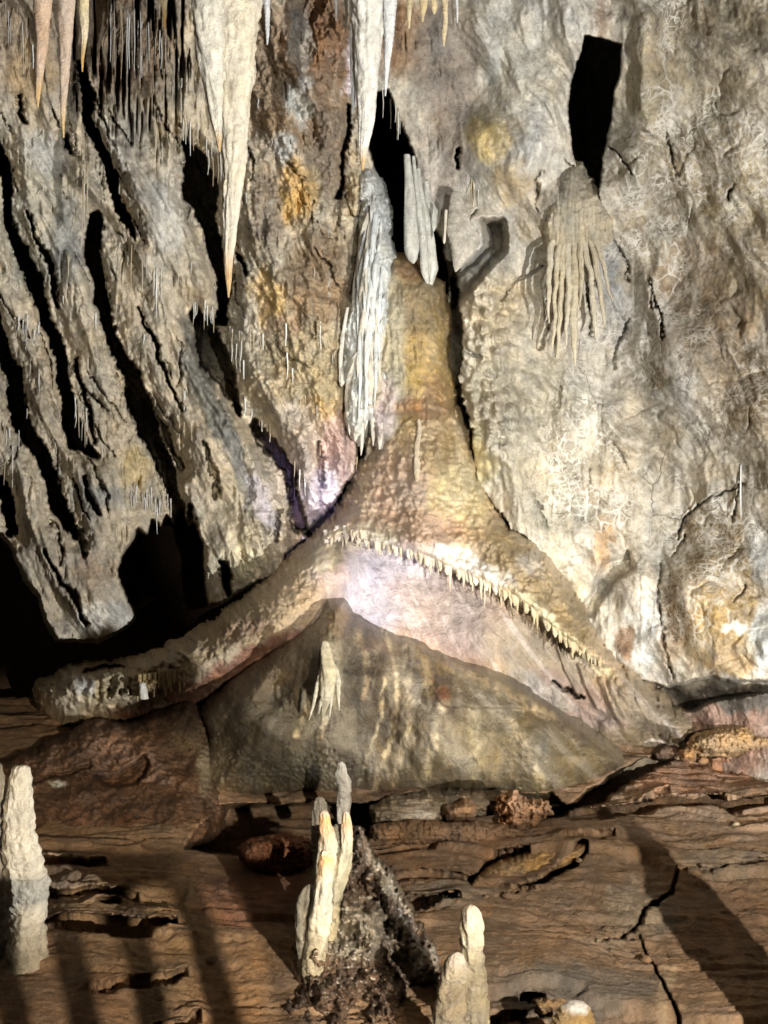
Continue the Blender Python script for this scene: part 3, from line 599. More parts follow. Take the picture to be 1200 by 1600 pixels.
# fluted drapery under the tall dark hole
dr = empty('drapery', P(900, 320, 9.6)); tag(dr, 'fan of ribbed cream drapery folds below the tall black hole', 'drapery')
dd = min(wf.at(x, 400) for x in (860, 880, 900, 920, 940))
DF = [([(885,322,8),(868,350,12),(861,380,11),(859,420,9),(858,470,6),(857,505,2)]), ([(888,318,8),(876,350,12),(870,400,9),(868,450,7),(866,520,5),(864,545,2)]), ([(891,315,8),(883,350,12),(879,400,9),(877,460,8),(873,520,6),(870,560,2)]),
      ([(894,312,9),(890,350,12),(888,400,10),(889,450,9),(886,500,7),(884,540,2)]), ([(898,312,9),(898,350,12),(898,400,11),(898,450,12),(897,500,12),(897,540,8),(897,572,2)]), ([(901,315,8),(906,350,11),(907,400,9),(908,440,7),(906,480,2)]),
      ([(903,318,8),(913,350,11),(916,400,9),(924,430,8),(925,470,9),(930,510,6),(931,530,2)]), ([(906,320,8),(921,355,11),(929,400,9),(936,440,8),(943,490,6),(945,512,2)]), ([(900,300,10),(925,345,10),(940,400,8),(950,450,5),(958,470,2)]),
      ([(882,300,7),(872,322,12),(866,345,9),(862,360,2)]), ([(893,270,6),(888,300,12),(884,322,10),(880,335,2)]), ([(900,285,8),(904,305,13),(908,325,9),(910,338,2)])]
hp = [(884,272),(896,258),(906,262),(922,296),(944,322),(957,345),(952,378),(936,392),(920,386),(905,394),(888,388),(874,396),(858,388),(850,362),(858,338),(872,308)]
htop = min(wf.at(x_, 290) for x_ in (885, 897, 910)); hmid = min(wf.at(x_, 335) for x_ in (865, 880, 897, 915, 935))
hf = body(hp, lambda X, Y: np.interp(Y, [255, 290, 335, 390], [htop+.08, htop+.02, hmid+.04, dd-.02])+0*X, .14, 22, step=1.4, warp=(5, 12), skirt=.4, sk=9, seed=61)
hf.D -= .018*(1-((hf.Y+.35*np.abs(hf.X-900)+6*fbm(hf.X/14, hf.Y/14, 2, 5))/15 % 1.0))+.035*ridged(hf.X/7+.2*fbm(hf.X/9, hf.Y/30, 2, 3), hf.Y/90, 3, 6)
hf.paint((.54,.48,.35), [(900,290,30,30,(.33,.30,.23))]); hf.mottle(.35, 8, 63, 2); hf.mesh('canopy', M_tite, dr)
for k, rows in enumerate(DF):
    rows = [(rows[1][0]*.75+rows[0][0]*.25, 352, 9)]+[r_ for r_ in rows if r_[1] > 356]
    if len(rows) < 2: continue
    spindle('fold', rows, [dd-.14, dd-.24, dd-.28, dd-.30], M_tite, (.64,.57,.41) if k % 3 else (.68,.62,.47), dr, 18, 90, .12, 4, .05, 26, .22, 50+k, wav=.5)

# fringe of little drips under the mound's ledge
for k in range(84):
    x = 512+k*(945-512)/84+random.uniform(-3.5, 3.5); y = float(np.interp(x, fx, fy)); d0 = mf.at(x, y-9)
    if k % 3 == 0: spindle('drip', [(x-2,y-16,8),(x,y-6,random.uniform(8,15)),(x+1,y+4,9),(x+1,y+9,3)], [d0+.06, d0+.03], M_flow, (.60,.55,.44) if x < 780 else (.50,.43,.28), mound, 12, 10, ring=.08, rn=3, lump=.35, seed=k+300)
    if k % 3 == 0 and random.random() < .6: continue
    ln = (5+17*random.random()**1.6)*(.6+.8*abs(math.sin(k*.37)))*(1.2 if 680 < x < 800 or x < 560 else .75); w_ = random.uniform(2.5, 6.5)
    c = (.54,.47,.34) if x < 760 else (.46,.39,.24)
    if random.random() < .18: continue
    spindle('drip', [(x-1,y-12,w_*1.5),(x,y,w_*1.1),(x+random.uniform(-1, 1),y+ln*.6,w_*.7),(x,y+ln,1.2)], [d0+.05, d0+.01], M_tite, c, mound, 8, 9, ring=.05, rn=3, lump=.1, seed=k)
for k in range(13):
    x = 214+k*6+random.uniform(-2, 2); y = 1062-.12*(x-214); d0 = mf.at(x, y)
    spindle('drip', [(x,y-8,6),(x,y,6),(x+random.uniform(-4,4),y+random.uniform(14,34),2)], [d0, d0-.05], M_tite, (.42,.33,.17), mound, 8, 12, ring=.08, rn=4, lump=.2, seed=k)
for k, rows in enumerate([[(532,560,6),(535,600,7),(533,604,1)], [(556,640,10),(556,680,9),(555,690,2)], [(574,640,8),(572,660,6),(571,672,1)], [(594,660,10),(594,690,8),(593,703,2)], [(545,640,7),(546,672,4),(546,680,1)], [(567,640,8),(565,700,5),(564,712,1)], [(582,650,8),(583,685,5),(583,697,1)], [(543,480,5),(536,520,6),(532,560,7),(531,598,2)]]):
    spindle('drip', rows, 9.68, M_flow, (.60,.57,.50), curtain, 12, 40, .06, 3, .04, 10, .1, 70+k)

for k in range(34):
    y0 = random.uniform(300, 570); u = random.uniform(-1, 1); x0 = float(np.interp(y0, [280,400,500,600], [574,584,580,572]))+u*float(np.interp(y0, [280,400,600], [12,20,27]))
    ln = random.uniform(70, 170); y1 = min(y0+ln, 700-12*abs(u)); sl_ = random.uniform(-.22, .02)+(.08*u); w_ = random.uniform(4, 9)
    pts = []
    for q_ in range(6):
        v = q_/5; y = y0+(y1-y0)*v; x = x0+(y-y0)*sl_*(1-.5*v)+2*math.sin(v*5+k); x = min(max(x, 534 if y > 500 else 552), 606); pts.append((x, y, [2, w_, w_*1.1, w_, w_*.7, 1.2][q_]))
    spindle('fold', pts, [vf.at(p[0], p[1])-.015-.03*(i_ > 0) for i_, p in enumerate(pts)], M_flow, random.choice(((.64,.67,.66),(.68,.69,.66),(.60,.56,.47),(.60,.64,.64))), curtain, 10, 40, .06, 3, .04, 9, .25, 100+k)

# ------------------------------------------------------------------ soda straws
CLR = (((.68,.70,.68),'white'),((.58,.56,.50),'ivory'),((.46,.38,.25),'tan'),((.72,.74,.73),'bright white'))
def straw_group(spec, lab, grp, sc=False):
    for (x0, x1, y0, y1, n, l0, l1) in spec:
        for i in range(n):
            u = random.random(); x = x0+(x1-x0)*u
            y = random.uniform(y0, y1) if sc else y0+(y1-y0)*u+random.gauss(0, 7)
            d = min(wf.at(x, y-3), wf.at(x, y+5), wf.at(x+4, y), wf.at(x-4, y)); v = random.random()**1.7; ln = l0+(l1-l0)*v; w_ = random.uniform(1.2, 2.6)
            if d > 11.4: continue
            col, cn = random.choice(CLR)
            o = spindle('soda_straw', [(x,y-8,w_*1.5),(x,y,w_),(x+random.uniform(-1.5,1.5),y+ln*.5,w_*.9),(x+random.uniform(-1,1),y+ln,w_*.35)], [d+.02, d-.05], M_straw, col, None, 6, 8, ring=.05, rn=3, lump=.2, seed=i)
            where = lab if not sc else lab % (('beside the left edge' if x < 110 else 'left of the central black gap' if x < 300 else 'under the largest stalactite' if x < 400 else 'on the brown pillar')+(', high up' if y < 350 else ', low down' if y > 560 else ', at mid height'))
            tag(o, ('short ' if v < .25 else 'long ' if v > .6 else 'middling ')+cn+' '+where, 'soda straw', grp)
G_ = 'soda straw stalactites on the ribbed wall'
straw_group([(205,240,770,772,15,14,46),(238,268,786,782,12,14,40)], 'straw in the dense row over the black cavern at lower left', G_)
straw_group([(302,334,478,478,13,14,42)], 'straw in the short row over the central black gap', G_)
straw_group([(358,382,520,560,9,15,45),(385,420,525,530,7,15,40)], 'straw on the pillar edge right of the central black gap', G_)
straw_group([(5,60,5,90,9,30,80)], 'straw between the left edge and the first peach stalactite', G_, False)
straw_group([(165,265,-10,70,20,30,110)], 'straw right of the yellow-cream stalactite at the top', G_)
straw_group([(285,345,185,250,11,25,60)], 'straw left of the largest stalactite over the black hole', G_)
straw_group([(128,142,255,270,4,60,150)], 'straw draping the grey rib straight below the yellow-cream stalactite', G_)
straw_group([(205,255,385,440,11,20,80)], 'straw on the pale rib midway to the central black gap', G_)
straw_group([(24,62,500,520,8,10,45)], 'straw in the tuft near the left edge, upper one', G_)
straw_group([(0,20,650,700,6,40,90),(30,50,670,690,5,10,40)], 'straw in the tuft at the left edge, lower one', G_)
straw_group([(112,135,625,660,8,20,60)], 'straw inside the second black gap', G_)
straw_group([(446,480,725,750,8,15,35),(400,425,650,670,4,10,25)], 'straw over the narrow gap beside the violet-lit rock', G_)
straw_group([(596,625,140,180,9,30,60)], 'straw under the white stalactite above the black slot', G_)
straw_group([(730,748,285,300,5,25,50)], 'straw over the carved shadow patch right of the drapery', G_)
straw_group([(20,560,120,760,48,6,40)], 'fine straw %s', G_, True)
straw_group([(1150,1158,735,735,2,60,80)], 'straw over the ochre boulder on the pale right wall', 'soda straws on the pale right wall')

# ------------------------------------------------------------------ things just outside the picture that shade the lamps
def shade_ridge():  # added parapet, its rim shaped to cast the key lamp's shadow line
    az = np.radians(np.linspace(-75, 75, 400)); k = az.shape[0]; pr = []
    for (px, py, Yd) in ((30,1475,5.0), (495,1455,5.4), (640,1490,5.6), (20,1105,9.3), (310,1125,8.7), (322,1246,8.3), (600,1238,8.3), (870,1240,8.1)):
        p = P(px, py, Yd); dx = p[0]-KEY[0]; dy = p[1]-KEY[1]; pr.append((math.degrees(math.atan2(dx, dy)), (p[2]-KEY[2])/math.hypot(dx, dy)))
    pr.sort(); pr = [(-76, pr[0][1])]+pr+[(pr[-1][0]+3, -.150), (pr[-1][0]+12, -.165), (76, -.17)]
    sl = np.interp(np.degrees(az), [q_[0] for q_ in pr], [q_[1] for q_ in pr])
    V = []
    for r, dz in ((.92, -1.5), (.95, -.5), (1.0, 0), (1.12, -.03), (1.3, -.4), (1.45, -1.5)):
        top = KEY[2]+sl*1.0+(dz if dz < 0 else 0)
        V.append(np.stack([KEY[0]+np.sin(az)*r, KEY[1]+np.cos(az)*r, top+.004*fbm(az*30, az*0+r, 3, 3)], -1))
    V = np.array(V); n = V.shape[0]; idx = np.arange(n*k).reshape(n, k)
    q = np.stack([idx[:-1, :-1], idx[1:, :-1], idx[1:, 1:], idx[:-1, 1:]], -1).reshape(-1, 4)
    C = np.zeros((n*k, 3)); C[:] = (.2, .13, .08)
    tag(mk('shade_parapet', V.reshape(-1, 3), q, M_floor, None, C), 'added low parapet shading the wall floodlight, right of the picture', 'rock')
shade_ridge()
def tube(name, a, b, r, par):
    a = np.array(a, float); b = np.array(b, float); d = b-a; L = np.linalg.norm(d); d /= L
    u = np.cross(d, (0, 0, 1) if abs(d[2]) < .9 else (1, 0, 0)); u /= np.linalg.norm(u); v = np.cross(d, u); k = 14
    an = np.linspace(0, 2*math.pi, k, endpoint=False); rg = np.cos(an)[:, None]*u+np.sin(an)[:, None]*v
    rr = [0, .85, 1, 1, .85, 0]; tt_ = [0, 0, .01, .99, 1, 1]
    V = np.concatenate([a+d*L*t_+rg*r*max(q_, .02) for q_, t_ in zip(rr, tt_)]); idx = np.arange(6*k).reshape(6, k); nx = np.roll(idx, -1, 1)
    q = np.stack([idx[:-1], nx[:-1], nx[1:], idx[1:]], -1).reshape(-1, 4); C = np.zeros((len(V), 3)); C[:] = (.3, .3, .29)
    return mk(name, V, q, M_metal, par, C)
rail = empty('handrail', (-.6, 1.3, .2)); tag(rail, 'steel handrail with posts along the visitor path below the picture', 'handrail')
for x in (-.23, -.08, .07, .22, .37, .52, .67): tube('post', (x, 1.3, 0), (x, 1.3, 1.60), .034, rail)
tube('top_rail', (-.5, 1.3, 1.62), (1.1, 1.3, 1.62), .03, rail)

# ------------------------------------------------------------------ THE FLOOR
fxs = np.concatenate([np.arange(-700, -10, 12), np.arange(-10, 1210, 1.7), np.arange(1210, 1900, 12)])
fys = np.concatenate([np.arange(1085, 1630, 1.7), np.arange(1630, 2600, 14)])
def floor_base(X, Y): return 2.775/((Y-800)/F+.067)
ff = Field(fxs, fys, floor_base); X, Y = ff.X, ff.Y
gx = (X-600)/F*ff.D; gy = ff.D.copy()
ff.warp(4, 24, 7)
q = gy*1.0+.25*gx; wv = .55*fbm(gx*.45, gy*1.1, 3, 3)
zd = .13*fbm(gx*.35, gy*.7, 3, 5)
for k, (fr, am, thr) in enumerate(((1.5, .055, 0.0), (4.1, .022, 0.05), (9.5, .012, 0.0))):
    ph = (q+wv+.18*fbm(gx*1.3, gy*2.2, 4, 9+k))*fr; fp = ph-np.floor(ph)
    saw = ss(0, .08, fp)*(1-fp)                                  # steep lip facing the viewer, gentle back
    zd += am*saw*ss(thr, thr+.2, fbm(gx*.55+k, gy*1.2, 3, 17+k))
gr = ss(.30, .62, ridged(gx*.9+.5*fbm(gx*2, gy*3, 2, 35), gy*7+2.0*wv, 3, 36)); gr2 = ss(.25, .6, ridged(gx*1.8, gy*17+3*wv, 3, 39))
pm = ss(-.15, .2, fbm(gx*1.1, gy*1.6, 3, 33))
zd -= pm*(.020*gr+.009*gr2)
zd += .020*fbm(gx*2.0, gy*4, 4, 23)+.008*ridged(gx*1.1+1.5*wv, gy*22+3*wv, 4, 27, .6)+.006*fbm(gx*26, gy*26, 2, 29)
zd += .05*ss(1120, 1300, X)*0
zd *= ss(3600, 1600, Y)*.6+.4
fcarve = [
 [(862,1268,9),(900,1276,12),(950,1272,11),(1010,1262,8),(1060,1256,8),(1100,1258,7),(1140,1268,6),(1200,1258,7),(1330,1250,7)],
 [(570,1326,1),(600,1324,4),(640,1324,4),(700,1315,3),(712,1312,1)], [(615,1368,3),(660,1362,4),(700,1367,4),(735,1378,2)], [(635,1412,6),(665,1412,4),(720,1405,1)],
 [(800,1392,3),(850,1375,7),(890,1352,8),(914,1337,5)], [(735,1376,6),(760,1352,9),(790,1340,8),(812,1336,5),(825,1333,2)],  # second groove carves in the shadow beside the long slab
 [(937,1467,1),(965,1460,2),(990,1450,3),(998,1440,4),(1015,1415,4),(1050,1395,3),(1060,1368,2.5),(1120,1365,2.5),(1200,1356,2.5),(1300,1350,2)],
 [(1000,1455,1),(1020,1510,1.5),(1040,1560,2),(1060,1600,3),(1070,1680,3)], [(655,1292,9),(690,1276,10),(702,1262,7)],
 [(1005,1256,2),(1025,1250,2.5),(1045,1243,1)], [(760,1595,3),(810,1590,3),(860,1580,2)], [(815,1562,4),(840,1570,6),(850,1575,3)],
 [(60,1358,5),(100,1357,5),(162,1354,2)], [(66,1448,4),(130,1456,6),(200,1466,6),(250,1462,4),(276,1454,1)], [(140,1548,1),(220,1538,4),(270,1530,3),(292,1520,1)], [(60,1402,2),(150,1400,2),(215,1404,3)],
 [(150,1428,2),(172,1424,5),(186,1416,2)], [(240,1594,2),(290,1588,4),(312,1578,2)], [(880,1325,2),(930,1322,3),(960,1318,1)], [(1080,1196,4),(1140,1200,5),(1200,1192,5),(1320,1190,5)],
]
ff.WX = X+3*fbm(X/24, Y/24, 2, 70); ff.WY = Y+2.2*fbm(X/11, Y/60, 3, 71)+7*fbm(X/42, Y/90, 3, 74)
for g in fcarve:
    g2 = [(p[0], p[1], p[2]*random.uniform(.45, 1.15)) for p in g]
    ff.carve(g2, .55 if max(p[2] for p in g) > 5 else .2, 2.0)
    if abs(g[-1][1]-g[0][1]) < 30:
        yl2 = np.interp(X, [p[0] for p in g], [p[1] for p in g])+(ff.WY-Y)*-.6; v = yl2-Y
        zd += .05*ss(-1, 2, v)*np.exp(-np.maximum(v, 0)/26)*ss(g[0][0]-30, g[0][0]+10, X)*ss(g[-1][0]+30, g[-1][0]-10, X)
# raised lips behind the undercuts
for g in fcarve[3:5]: ff.bump([(p[0], p[1]-p[2]-8) for p in g], 9, .10)
ff.carve_poly([(290,1320),(345,1262),(560,1248),(700,1240),(860,1240),(885,1255),(975,1200),(1062,1165),(1066,1180),(1000,1215),(900,1268),(860,1276),(800,1262),(700,1262),(600,1262),(585,1290),(560,1318),(400,1335)], 1.3, 4)  # recess under the lower mound; right end carves in its floor shadow
ff.paint((.235,.155,.093), [
 (700,1330,160,60,(.23,.145,.085)), (900,1420,160,60,(.22,.15,.095)), (1000,1420,60,40,(.30,.26,.20),0,.6), (900,1560,140,40,(.17,.14,.11)), (700,1400,80,24,(.21,.165,.12)), (1130,1350,80,24,(.28,.23,.17),0,.7),
 (1100,1220,140,30,(.26,.15,.09)), (1150,1450,90,70,(.20,.125,.075)), (930,1470,50,14,(.30,.22,.15)), (200,1420,160,60,(.25,.17,.10)), (260,1500,80,60,(.25,.17,.10)), (400,1400,100,60,(.15,.075,.045)), (100,1560,120,40,(.17,.11,.07)),
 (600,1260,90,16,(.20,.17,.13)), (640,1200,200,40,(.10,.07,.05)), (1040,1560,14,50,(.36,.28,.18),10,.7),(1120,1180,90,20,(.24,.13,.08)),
], warp=16)
ff.mottle(.32, 16, 65, .45)
tag(ff.mesh('cave_floor', M_floor, zdisp=zd), 'brown layered rock floor with cracks and undercut ledges', None, None, 'structure')
def zf_at(px, py):
    i = min(int(np.searchsorted(fxs, px)), len(fxs)-1); j = min(int(np.searchsorted(fys, py)), len(fys)-1)
    return float(zd[j, i])
# floor continues under and behind the viewpoint
def near_fn(u, v):
    x = -12+24*u; y = -3+6.6*v; z = CZ-2.775+.067*y-.16+.1*fbm(x, y, 3, 4)
    return np.stack([x, y, z], -1)
sheet('cave_floor', near_fn, 90, 40, M_floor, (.2,.13,.08), 'brown rock floor nearest the viewer below the picture')

# ------------------------------------------------------------------ rock bank at the lower left, loose slabs, rubble

BP = [(-60,1205),(20,1195),(80,1165),(150,1135),(205,1140),(225,1135),(250,1115),(290,1105),(318,1120),(326,1160),(330,1200),(345,1262),(335,1300),(290,1325),(220,1330),(150,1335),(60,1345),(-60,1360)]
bf = body(BP, lambda X, Y: 8.75-1.0*ss(1130, 1330, Y), .30, 70, warp=(7, 26), skirt=.6, sk=14, seed=12)
X, Y = bf.X, bf.Y
bf.D -= .16*fbm(X/50+Y/90, Y/40, 3, 3)+.05*ridged((X+Y)/24, (Y-X*.4)/9, 3, 5)+.02*fbm(X/7, Y/7, 3, 7)
bf.carve_poly([(140,1205),(180,1207),(225,1180),(232,1195),(215,1225),(185,1230),(160,1225)], .25, 4); bf.carve([(50,1225,2),(100,1208,3),(140,1195,3)], .15, 3)
bf.paint((.12,.065,.038), [(320,1180,12,60,(.27,.22,.15)), (300,1150,40,30,(.15,.10,.06)), (200,1160,60,20,(.15,.08,.045)), (90,1225,14,6,(.5,.48,.42),0,.8), (150,1280,90,30,(.14,.07,.04))], warp=10)
bf.mottle(.45, 12, 67, 1); bf.C *= np.array((.8,.85,.85), f32)
tag(bf.mesh('rock_bank', M_floor), 'dark reddish brown rock bank at the foot of the lower mound', 'rock')

def rock(poly, Yd, T, R, lab, col, mat=None, samples=(), seed=1, layers=.02, tilt=.0, name='rock_slab', cat='rock', warp=4, rough=.02, skirt=.25):
    my = sum(p[1] for p in poly)/len(poly)
    f = body(poly, lambda X, Y: Yd-tilt*(Y-my)+0*X, T, R, step=1.5, warp=(warp, 11), skirt=skirt, sk=9, seed=seed)
    f.D -= rough*ridged(f.X/9, f.Y/9, 3, seed+2)+layers*ridged(f.X/50, f.Y/4.0, 2, seed+5)
    f.paint(col, list(samples), warp=7); f.mottle(.4, 9, seed+60, .6)
    return tag(f.mesh(name, mat or M_floor), lab, cat)
rock([(733,1388),(752,1374),(780,1352),(812,1342),(845,1332),(880,1328),(914,1324),(908,1334),(880,1346),(850,1358),(828,1372),(800,1386),(772,1391)], 6.95, .09, 14, 'long tilted orange-brown slab lying on the layered floor', (.34,.22,.10), seed=21, tilt=.006, rough=.035)
rock([(800,1380),(845,1362),(850,1370),(830,1382),(800,1392)], 6.9, .04, 8, 'small grey flake leaning under the long orange-brown slab', (.26,.2,.13), seed=22)
rock([(583,1266),(610,1250),(660,1243),(720,1240),(775,1240),(790,1250),(770,1262),(742,1270),(705,1266),(690,1275),(660,1290),(620,1288),(590,1280)], 7.9, .14, 18, 'grey-brown layered slab under the edge of the lower mound', (.23,.185,.13), samples=((655,1275,26,9,(.40,.37,.32)),), seed=23, layers=.05, tilt=.008, skirt=.3)
rock([(700,1265),(725,1255),(742,1262),(738,1272),(712,1278),(700,1275)], 7.6, .10, 9, 'small brown block between the grey layered slab and the broken rocks', (.25,.15,.08), seed=24)
rock([(782,1250),(800,1240),(822,1252),(848,1258),(852,1266),(830,1272),(838,1284),(812,1292),(788,1284),(800,1272),(786,1266)], 7.55, .14, 10, 'jumble of broken orange-brown rocks below the lower mound', (.34,.19,.095), seed=25, rough=.08, warp=7)
rock([(1083,1163),(1095,1150),(1130,1142),(1165,1140),(1178,1150),(1205,1152),(1240,1156),(1230,1168),(1180,1172),(1140,1178),(1100,1176)], 9.0, .22, 14, 'flat tan rock lying just right of the big mound tip', (.37,.25,.13), seed=26, rough=.06, layers=.03)
rock([(1068,1178),(1080,1172),(1082,1184),(1070,1186)], 9.0, .06, 6, 'tiny orange stone beside the flat tan rock', (.4,.24,.12), seed=27)
rock([(1030,1180),(1045,1080+90),(1120,1195),(1200,1190),(1200,1184),(1120,1183)], 9.2, .03, 6, 'thin dark ledge of rock beneath the flat tan rock', (.13,.08,.05), seed=28)
rock([(775,1515),(790,1513),(795,1525),(785,1534),(775,1528)], 5.55, .05, 6, 'small reddish stone on the floor right of the paired stalagmites', (.36,.18,.07), seed=29)
rock([(838,1566),(860,1562),(880,1566),(878,1576),(850,1580),(840,1576)], 5.15, .05, 6, 'small orange-brown lump on the floor behind the round stalagmite tip', (.36,.22,.10), seed=30)
rock([(585,1296),(640,1288),(700,1292),(745,1290),(790,1296),(810,1304),(760,1316),(720,1320),(690,1312),(640,1316),(590,1312)], 7.35, .07, 12, 'low crumbly brown ledge stone under the grey layered slab', (.24,.15,.085), seed=31, layers=.035, rough=.05)
rock([(740,1415),(755,1398),(800,1392),(845,1390),(846,1402),(842,1412),(800,1408),(770,1410)], 6.6, .02, 10, 'thin tan flake in front of the long orange-brown slab', (.30,.20,.11), seed=32)
rock([(66,1358),(95,1345),(120,1336),(160,1330),(164,1345),(120,1350),(90,1360)], 7.15, .10, 10, 'smooth brown stone lit beside the left stalagmite pair', (.30,.21,.14), seed=33, rough=.01, layers=.0)
rock([(378,1330),(395,1318),(440,1308),(478,1318),(490,1335),(478,1360),(440,1375),(395,1362),(382,1345)], 7.0, .22, 16, 'dark reddish boulder left of the branching stalagmite', (.19,.085,.045), seed=34, rough=.05)

# crystal-flecked rubble mound carrying the branching stalagmite
RP = [(548,1300),(562,1316),(588,1350),(610,1375),(640,1420),(665,1460),(690,1490),(700,1520),(690,1620),(680,1760),(360,1760),(400,1640),(440,1560),(460,1500),(480,1440),(510,1380),(525,1330)]
rf = body(RP, lambda X, Y: 6.1-.9*ss(1300, 1760, Y), .35, 60, warp=(10, 14), skirt=.7, sk=12, seed=14, step=1.5)
X, Y = rf.X, rf.Y
f1, f2, _ = worley(X/21+.6*fbm(X/20, Y/20, 2, 3), Y/20, 3); rf.D -= .10*(.7-f1)+.30*fbm(X/38, Y/38, 4, 5)+.045*ridged(X/10, Y/10, 3, 9)
rf.bump([(560,1320),(600,1390),(650,1470),(690,1540)], 14, .14); rf.D += .16*np.exp(-(dist_line(X, Y, [(600,1400),(630,1500),(660,1600)])/20).clip(0)**2)
rf.paint((.13,.09,.06), [(560,1460,60,46,(.28,.25,.20)), (660,1500,24,40,(.36,.34,.29),-30,.8), (610,1380,16,60,(.26,.22,.16),-30), (560,1560,120,60,(.10,.065,.045))], warp=16)
rf.mottle(.4, 9, 69, 1)
cr = (ss(.18, .42, fbm(X/7, Y/6, 3, 71))*ss(1640, 1500, Y)*.75)[..., None]; rf.C = rf.C*(1-cr)+np.array((.62,.60,.53), f32)*cr
tag(rf.mesh('rubble_mound', M_rubble), 'dark rubble mound flecked with white crystals in the foreground', 'rock')

# ------------------------------------------------------------------ stalagmites
def Yd_min(Y_): return min(Y_) if np.ndim(Y_) else Y_
def gmite(rows, Yd, lab, col, parent=None, name='stalagmite', **k):
    kw = dict(seg=44, rings=150, flute=.07, ring=.035, rn=13, lump=.38, seed=1); kw.update(k); kw['lump'] *= 1.25; col = tuple(c*(.60 if Yd_min(Yd) < 5.8 else .9) for c in col)
    o = spindle(name, rows, Yd, M_tite, col, parent, **kw)
    return tag(o, lab, 'stalagmite') if parent is None else o
def orange_tip(C, U, A, n):
    k = (ss(.20, .03, U)*.8)[:, None]; C = C*(1-k)+np.array((.50,.27,.10))*k
    k2 = (ss(.045, .0, U)*.7)[:, None]; return C*(1-k2)+np.array((.46,.40,.34))*k2
def banded(C, U, A, n):
    b = (ss(.1, .7, np.sin(U*46+3*n+np.sin(A)))*.35)[:, None]; C = C*(1-b)+np.array((.36,.33,.27))*b
    k = (ss(.16, .02, U)*.75)[:, None]; return C*(1-k)+np.array((.34,.27,.19))*k
br = empty('stalagmite', P(490, 1515, 5.35)); tag(br, 'branching cream stalagmite with orange tips on the rubble mound', 'stalagmite')
gmite([(506,1266,4),(507,1268,12),(508,1278,17),(510,1295,20),(512,1318,27),(508,1345,32),(504,1380,36),(500,1420,38),(494,1460,36),(490,1520,30),(488,1580,22)], 5.5, None, (.56,.49,.34), br, 'branch', seed=31, colfn=orange_tip)
gmite([(540,1268,3),(541,1270,9),(541,1282,15),(542,1305,17),(540,1330,22),(532,1355,30),(522,1385,32),(514,1420,34),(508,1480,30),(500,1540,20)], 5.55, None, (.66,.60,.40), br, 'branch', seed=32, colfn=orange_tip)
gmite([(526,1288,4),(527,1292,16),(526,1310,30),(524,1340,36),(518,1380,34)], 5.6, None, (.60,.56,.42), br, 'branch', seed=36)
gmite([(507,1328,4),(508,1331,15),(509,1342,23),(508,1365,25),(504,1400,30),(500,1430,36),(497,1460,36),(492,1490,34),(490,1530,30),(488,1570,26),(486,1600,22)], [5.34,5.3,5.34,5.5], None, (.62,.56,.40), br, 'branch', seed=33, colfn=orange_tip, lump=.30)
gmite([(484,1382,4),(483,1386,18),(478,1400,28),(474,1425,30),(474,1455,28),(478,1490,27),(480,1530,25),(480,1580,20)], [5.38,5.38,5.55], None, (.60,.56,.44), br, 'branch', seed=34, lump=.4)
gmite([(735,1414,4),(735,1417,18),(736,1428,30),(737,1450,34),(738,1480,34),(739,1505,37),(740,1540,40),(742,1570,39),(743,1610,42),(745,1690,50)], 4.75, 'taller banded cream stalagmite of the foreground pair', (.64,.55,.36), seed=41, colfn=banded, rings=240, lump=.26, rn=11, ring=.06, flute=.10)
gmite([(714,1488,4),(713,1491,18),(711,1503,32),(708,1530,40),(704,1560,45),(700,1600,52),(696,1700,66)], 4.6, 'shorter cream stalagmite leaning on the taller banded one', (.60,.50,.34), seed=42, colfn=banded, rings=200, lump=.28, rn=8, ring=.05, flute=.10)
def cap(C, U, A, n):
    k = (ss(.12, .04, U+.04*n)*.9)[:, None]; return C*(1-k)+np.array((.75,.74,.72))*k
gmite([(901,1565,4),(901,1567,24),(899,1576,46),(897,1590,60),(895,1610,70),(893,1680,84)], 4.5, 'rounded orange stalagmite top with a white cap at the bottom edge', (.60,.38,.12), seed=43, colfn=cap, lump=.07)
gmite([(533,1190,3),(533,1193,11),(534,1202,14),(532,1208,19),(536,1218,24),(538,1236,23),(538,1248,22),(536,1285,20)], 7.3, 'small white stalagmite against the foot of the lower mound', (.80,.78,.72), seed=44, ring=.012)
gmite([(500,1245,3),(500,1247,12),(501,1256,20),(500,1270,22),(499,1300,24),(498,1340,28)], 6.9, 'short grey-white stalagmite tip behind the branching one', (.44,.41,.34), seed=45)
gmite([(655,654,2),(655,657,6),(656,670,7),(655,682,6),(653,690,9),(651,698,6),(652,706,10),(651,714,7),(652,724,11),(652,740,9),(651,752,4)], [mf.at(655,675)-.10, mf.at(652,745)-.02], 'thin knobbly candle stalagmite on the cone of the big mound', (.62,.52,.36), seed=46, seg=20, ring=.12, rn=5)
gmite([(223,1066,2),(223,1068,10),(224,1080,12),(225,1092,14)], mf.at(224, 1080)-.1, 'stubby white stalagmite on the left arm of the big mound', (.62,.61,.55), seed=47, seg=20)
knob = empty('stalagmite', P(515, 1130, lf.at(515, 1080)-.1)); tag(knob, 'pale lumpy stalagmite with drips on the crest of the lower mound', 'stalagmite')
ld = lf.at(512, 1040)
gmite([(507,1001,3),(508,1003,10),(509,1014,16),(510,1026,18),(512,1040,22),(514,1056,24),(512,1075,22),(508,1100,14),(504,1130,4)], [ld-.08, ld-.22, ld-.25, ld-.12], None, (.50,.45,.30), knob, 'stem', seed=48, seg=30, flute=.12, lump=.2)
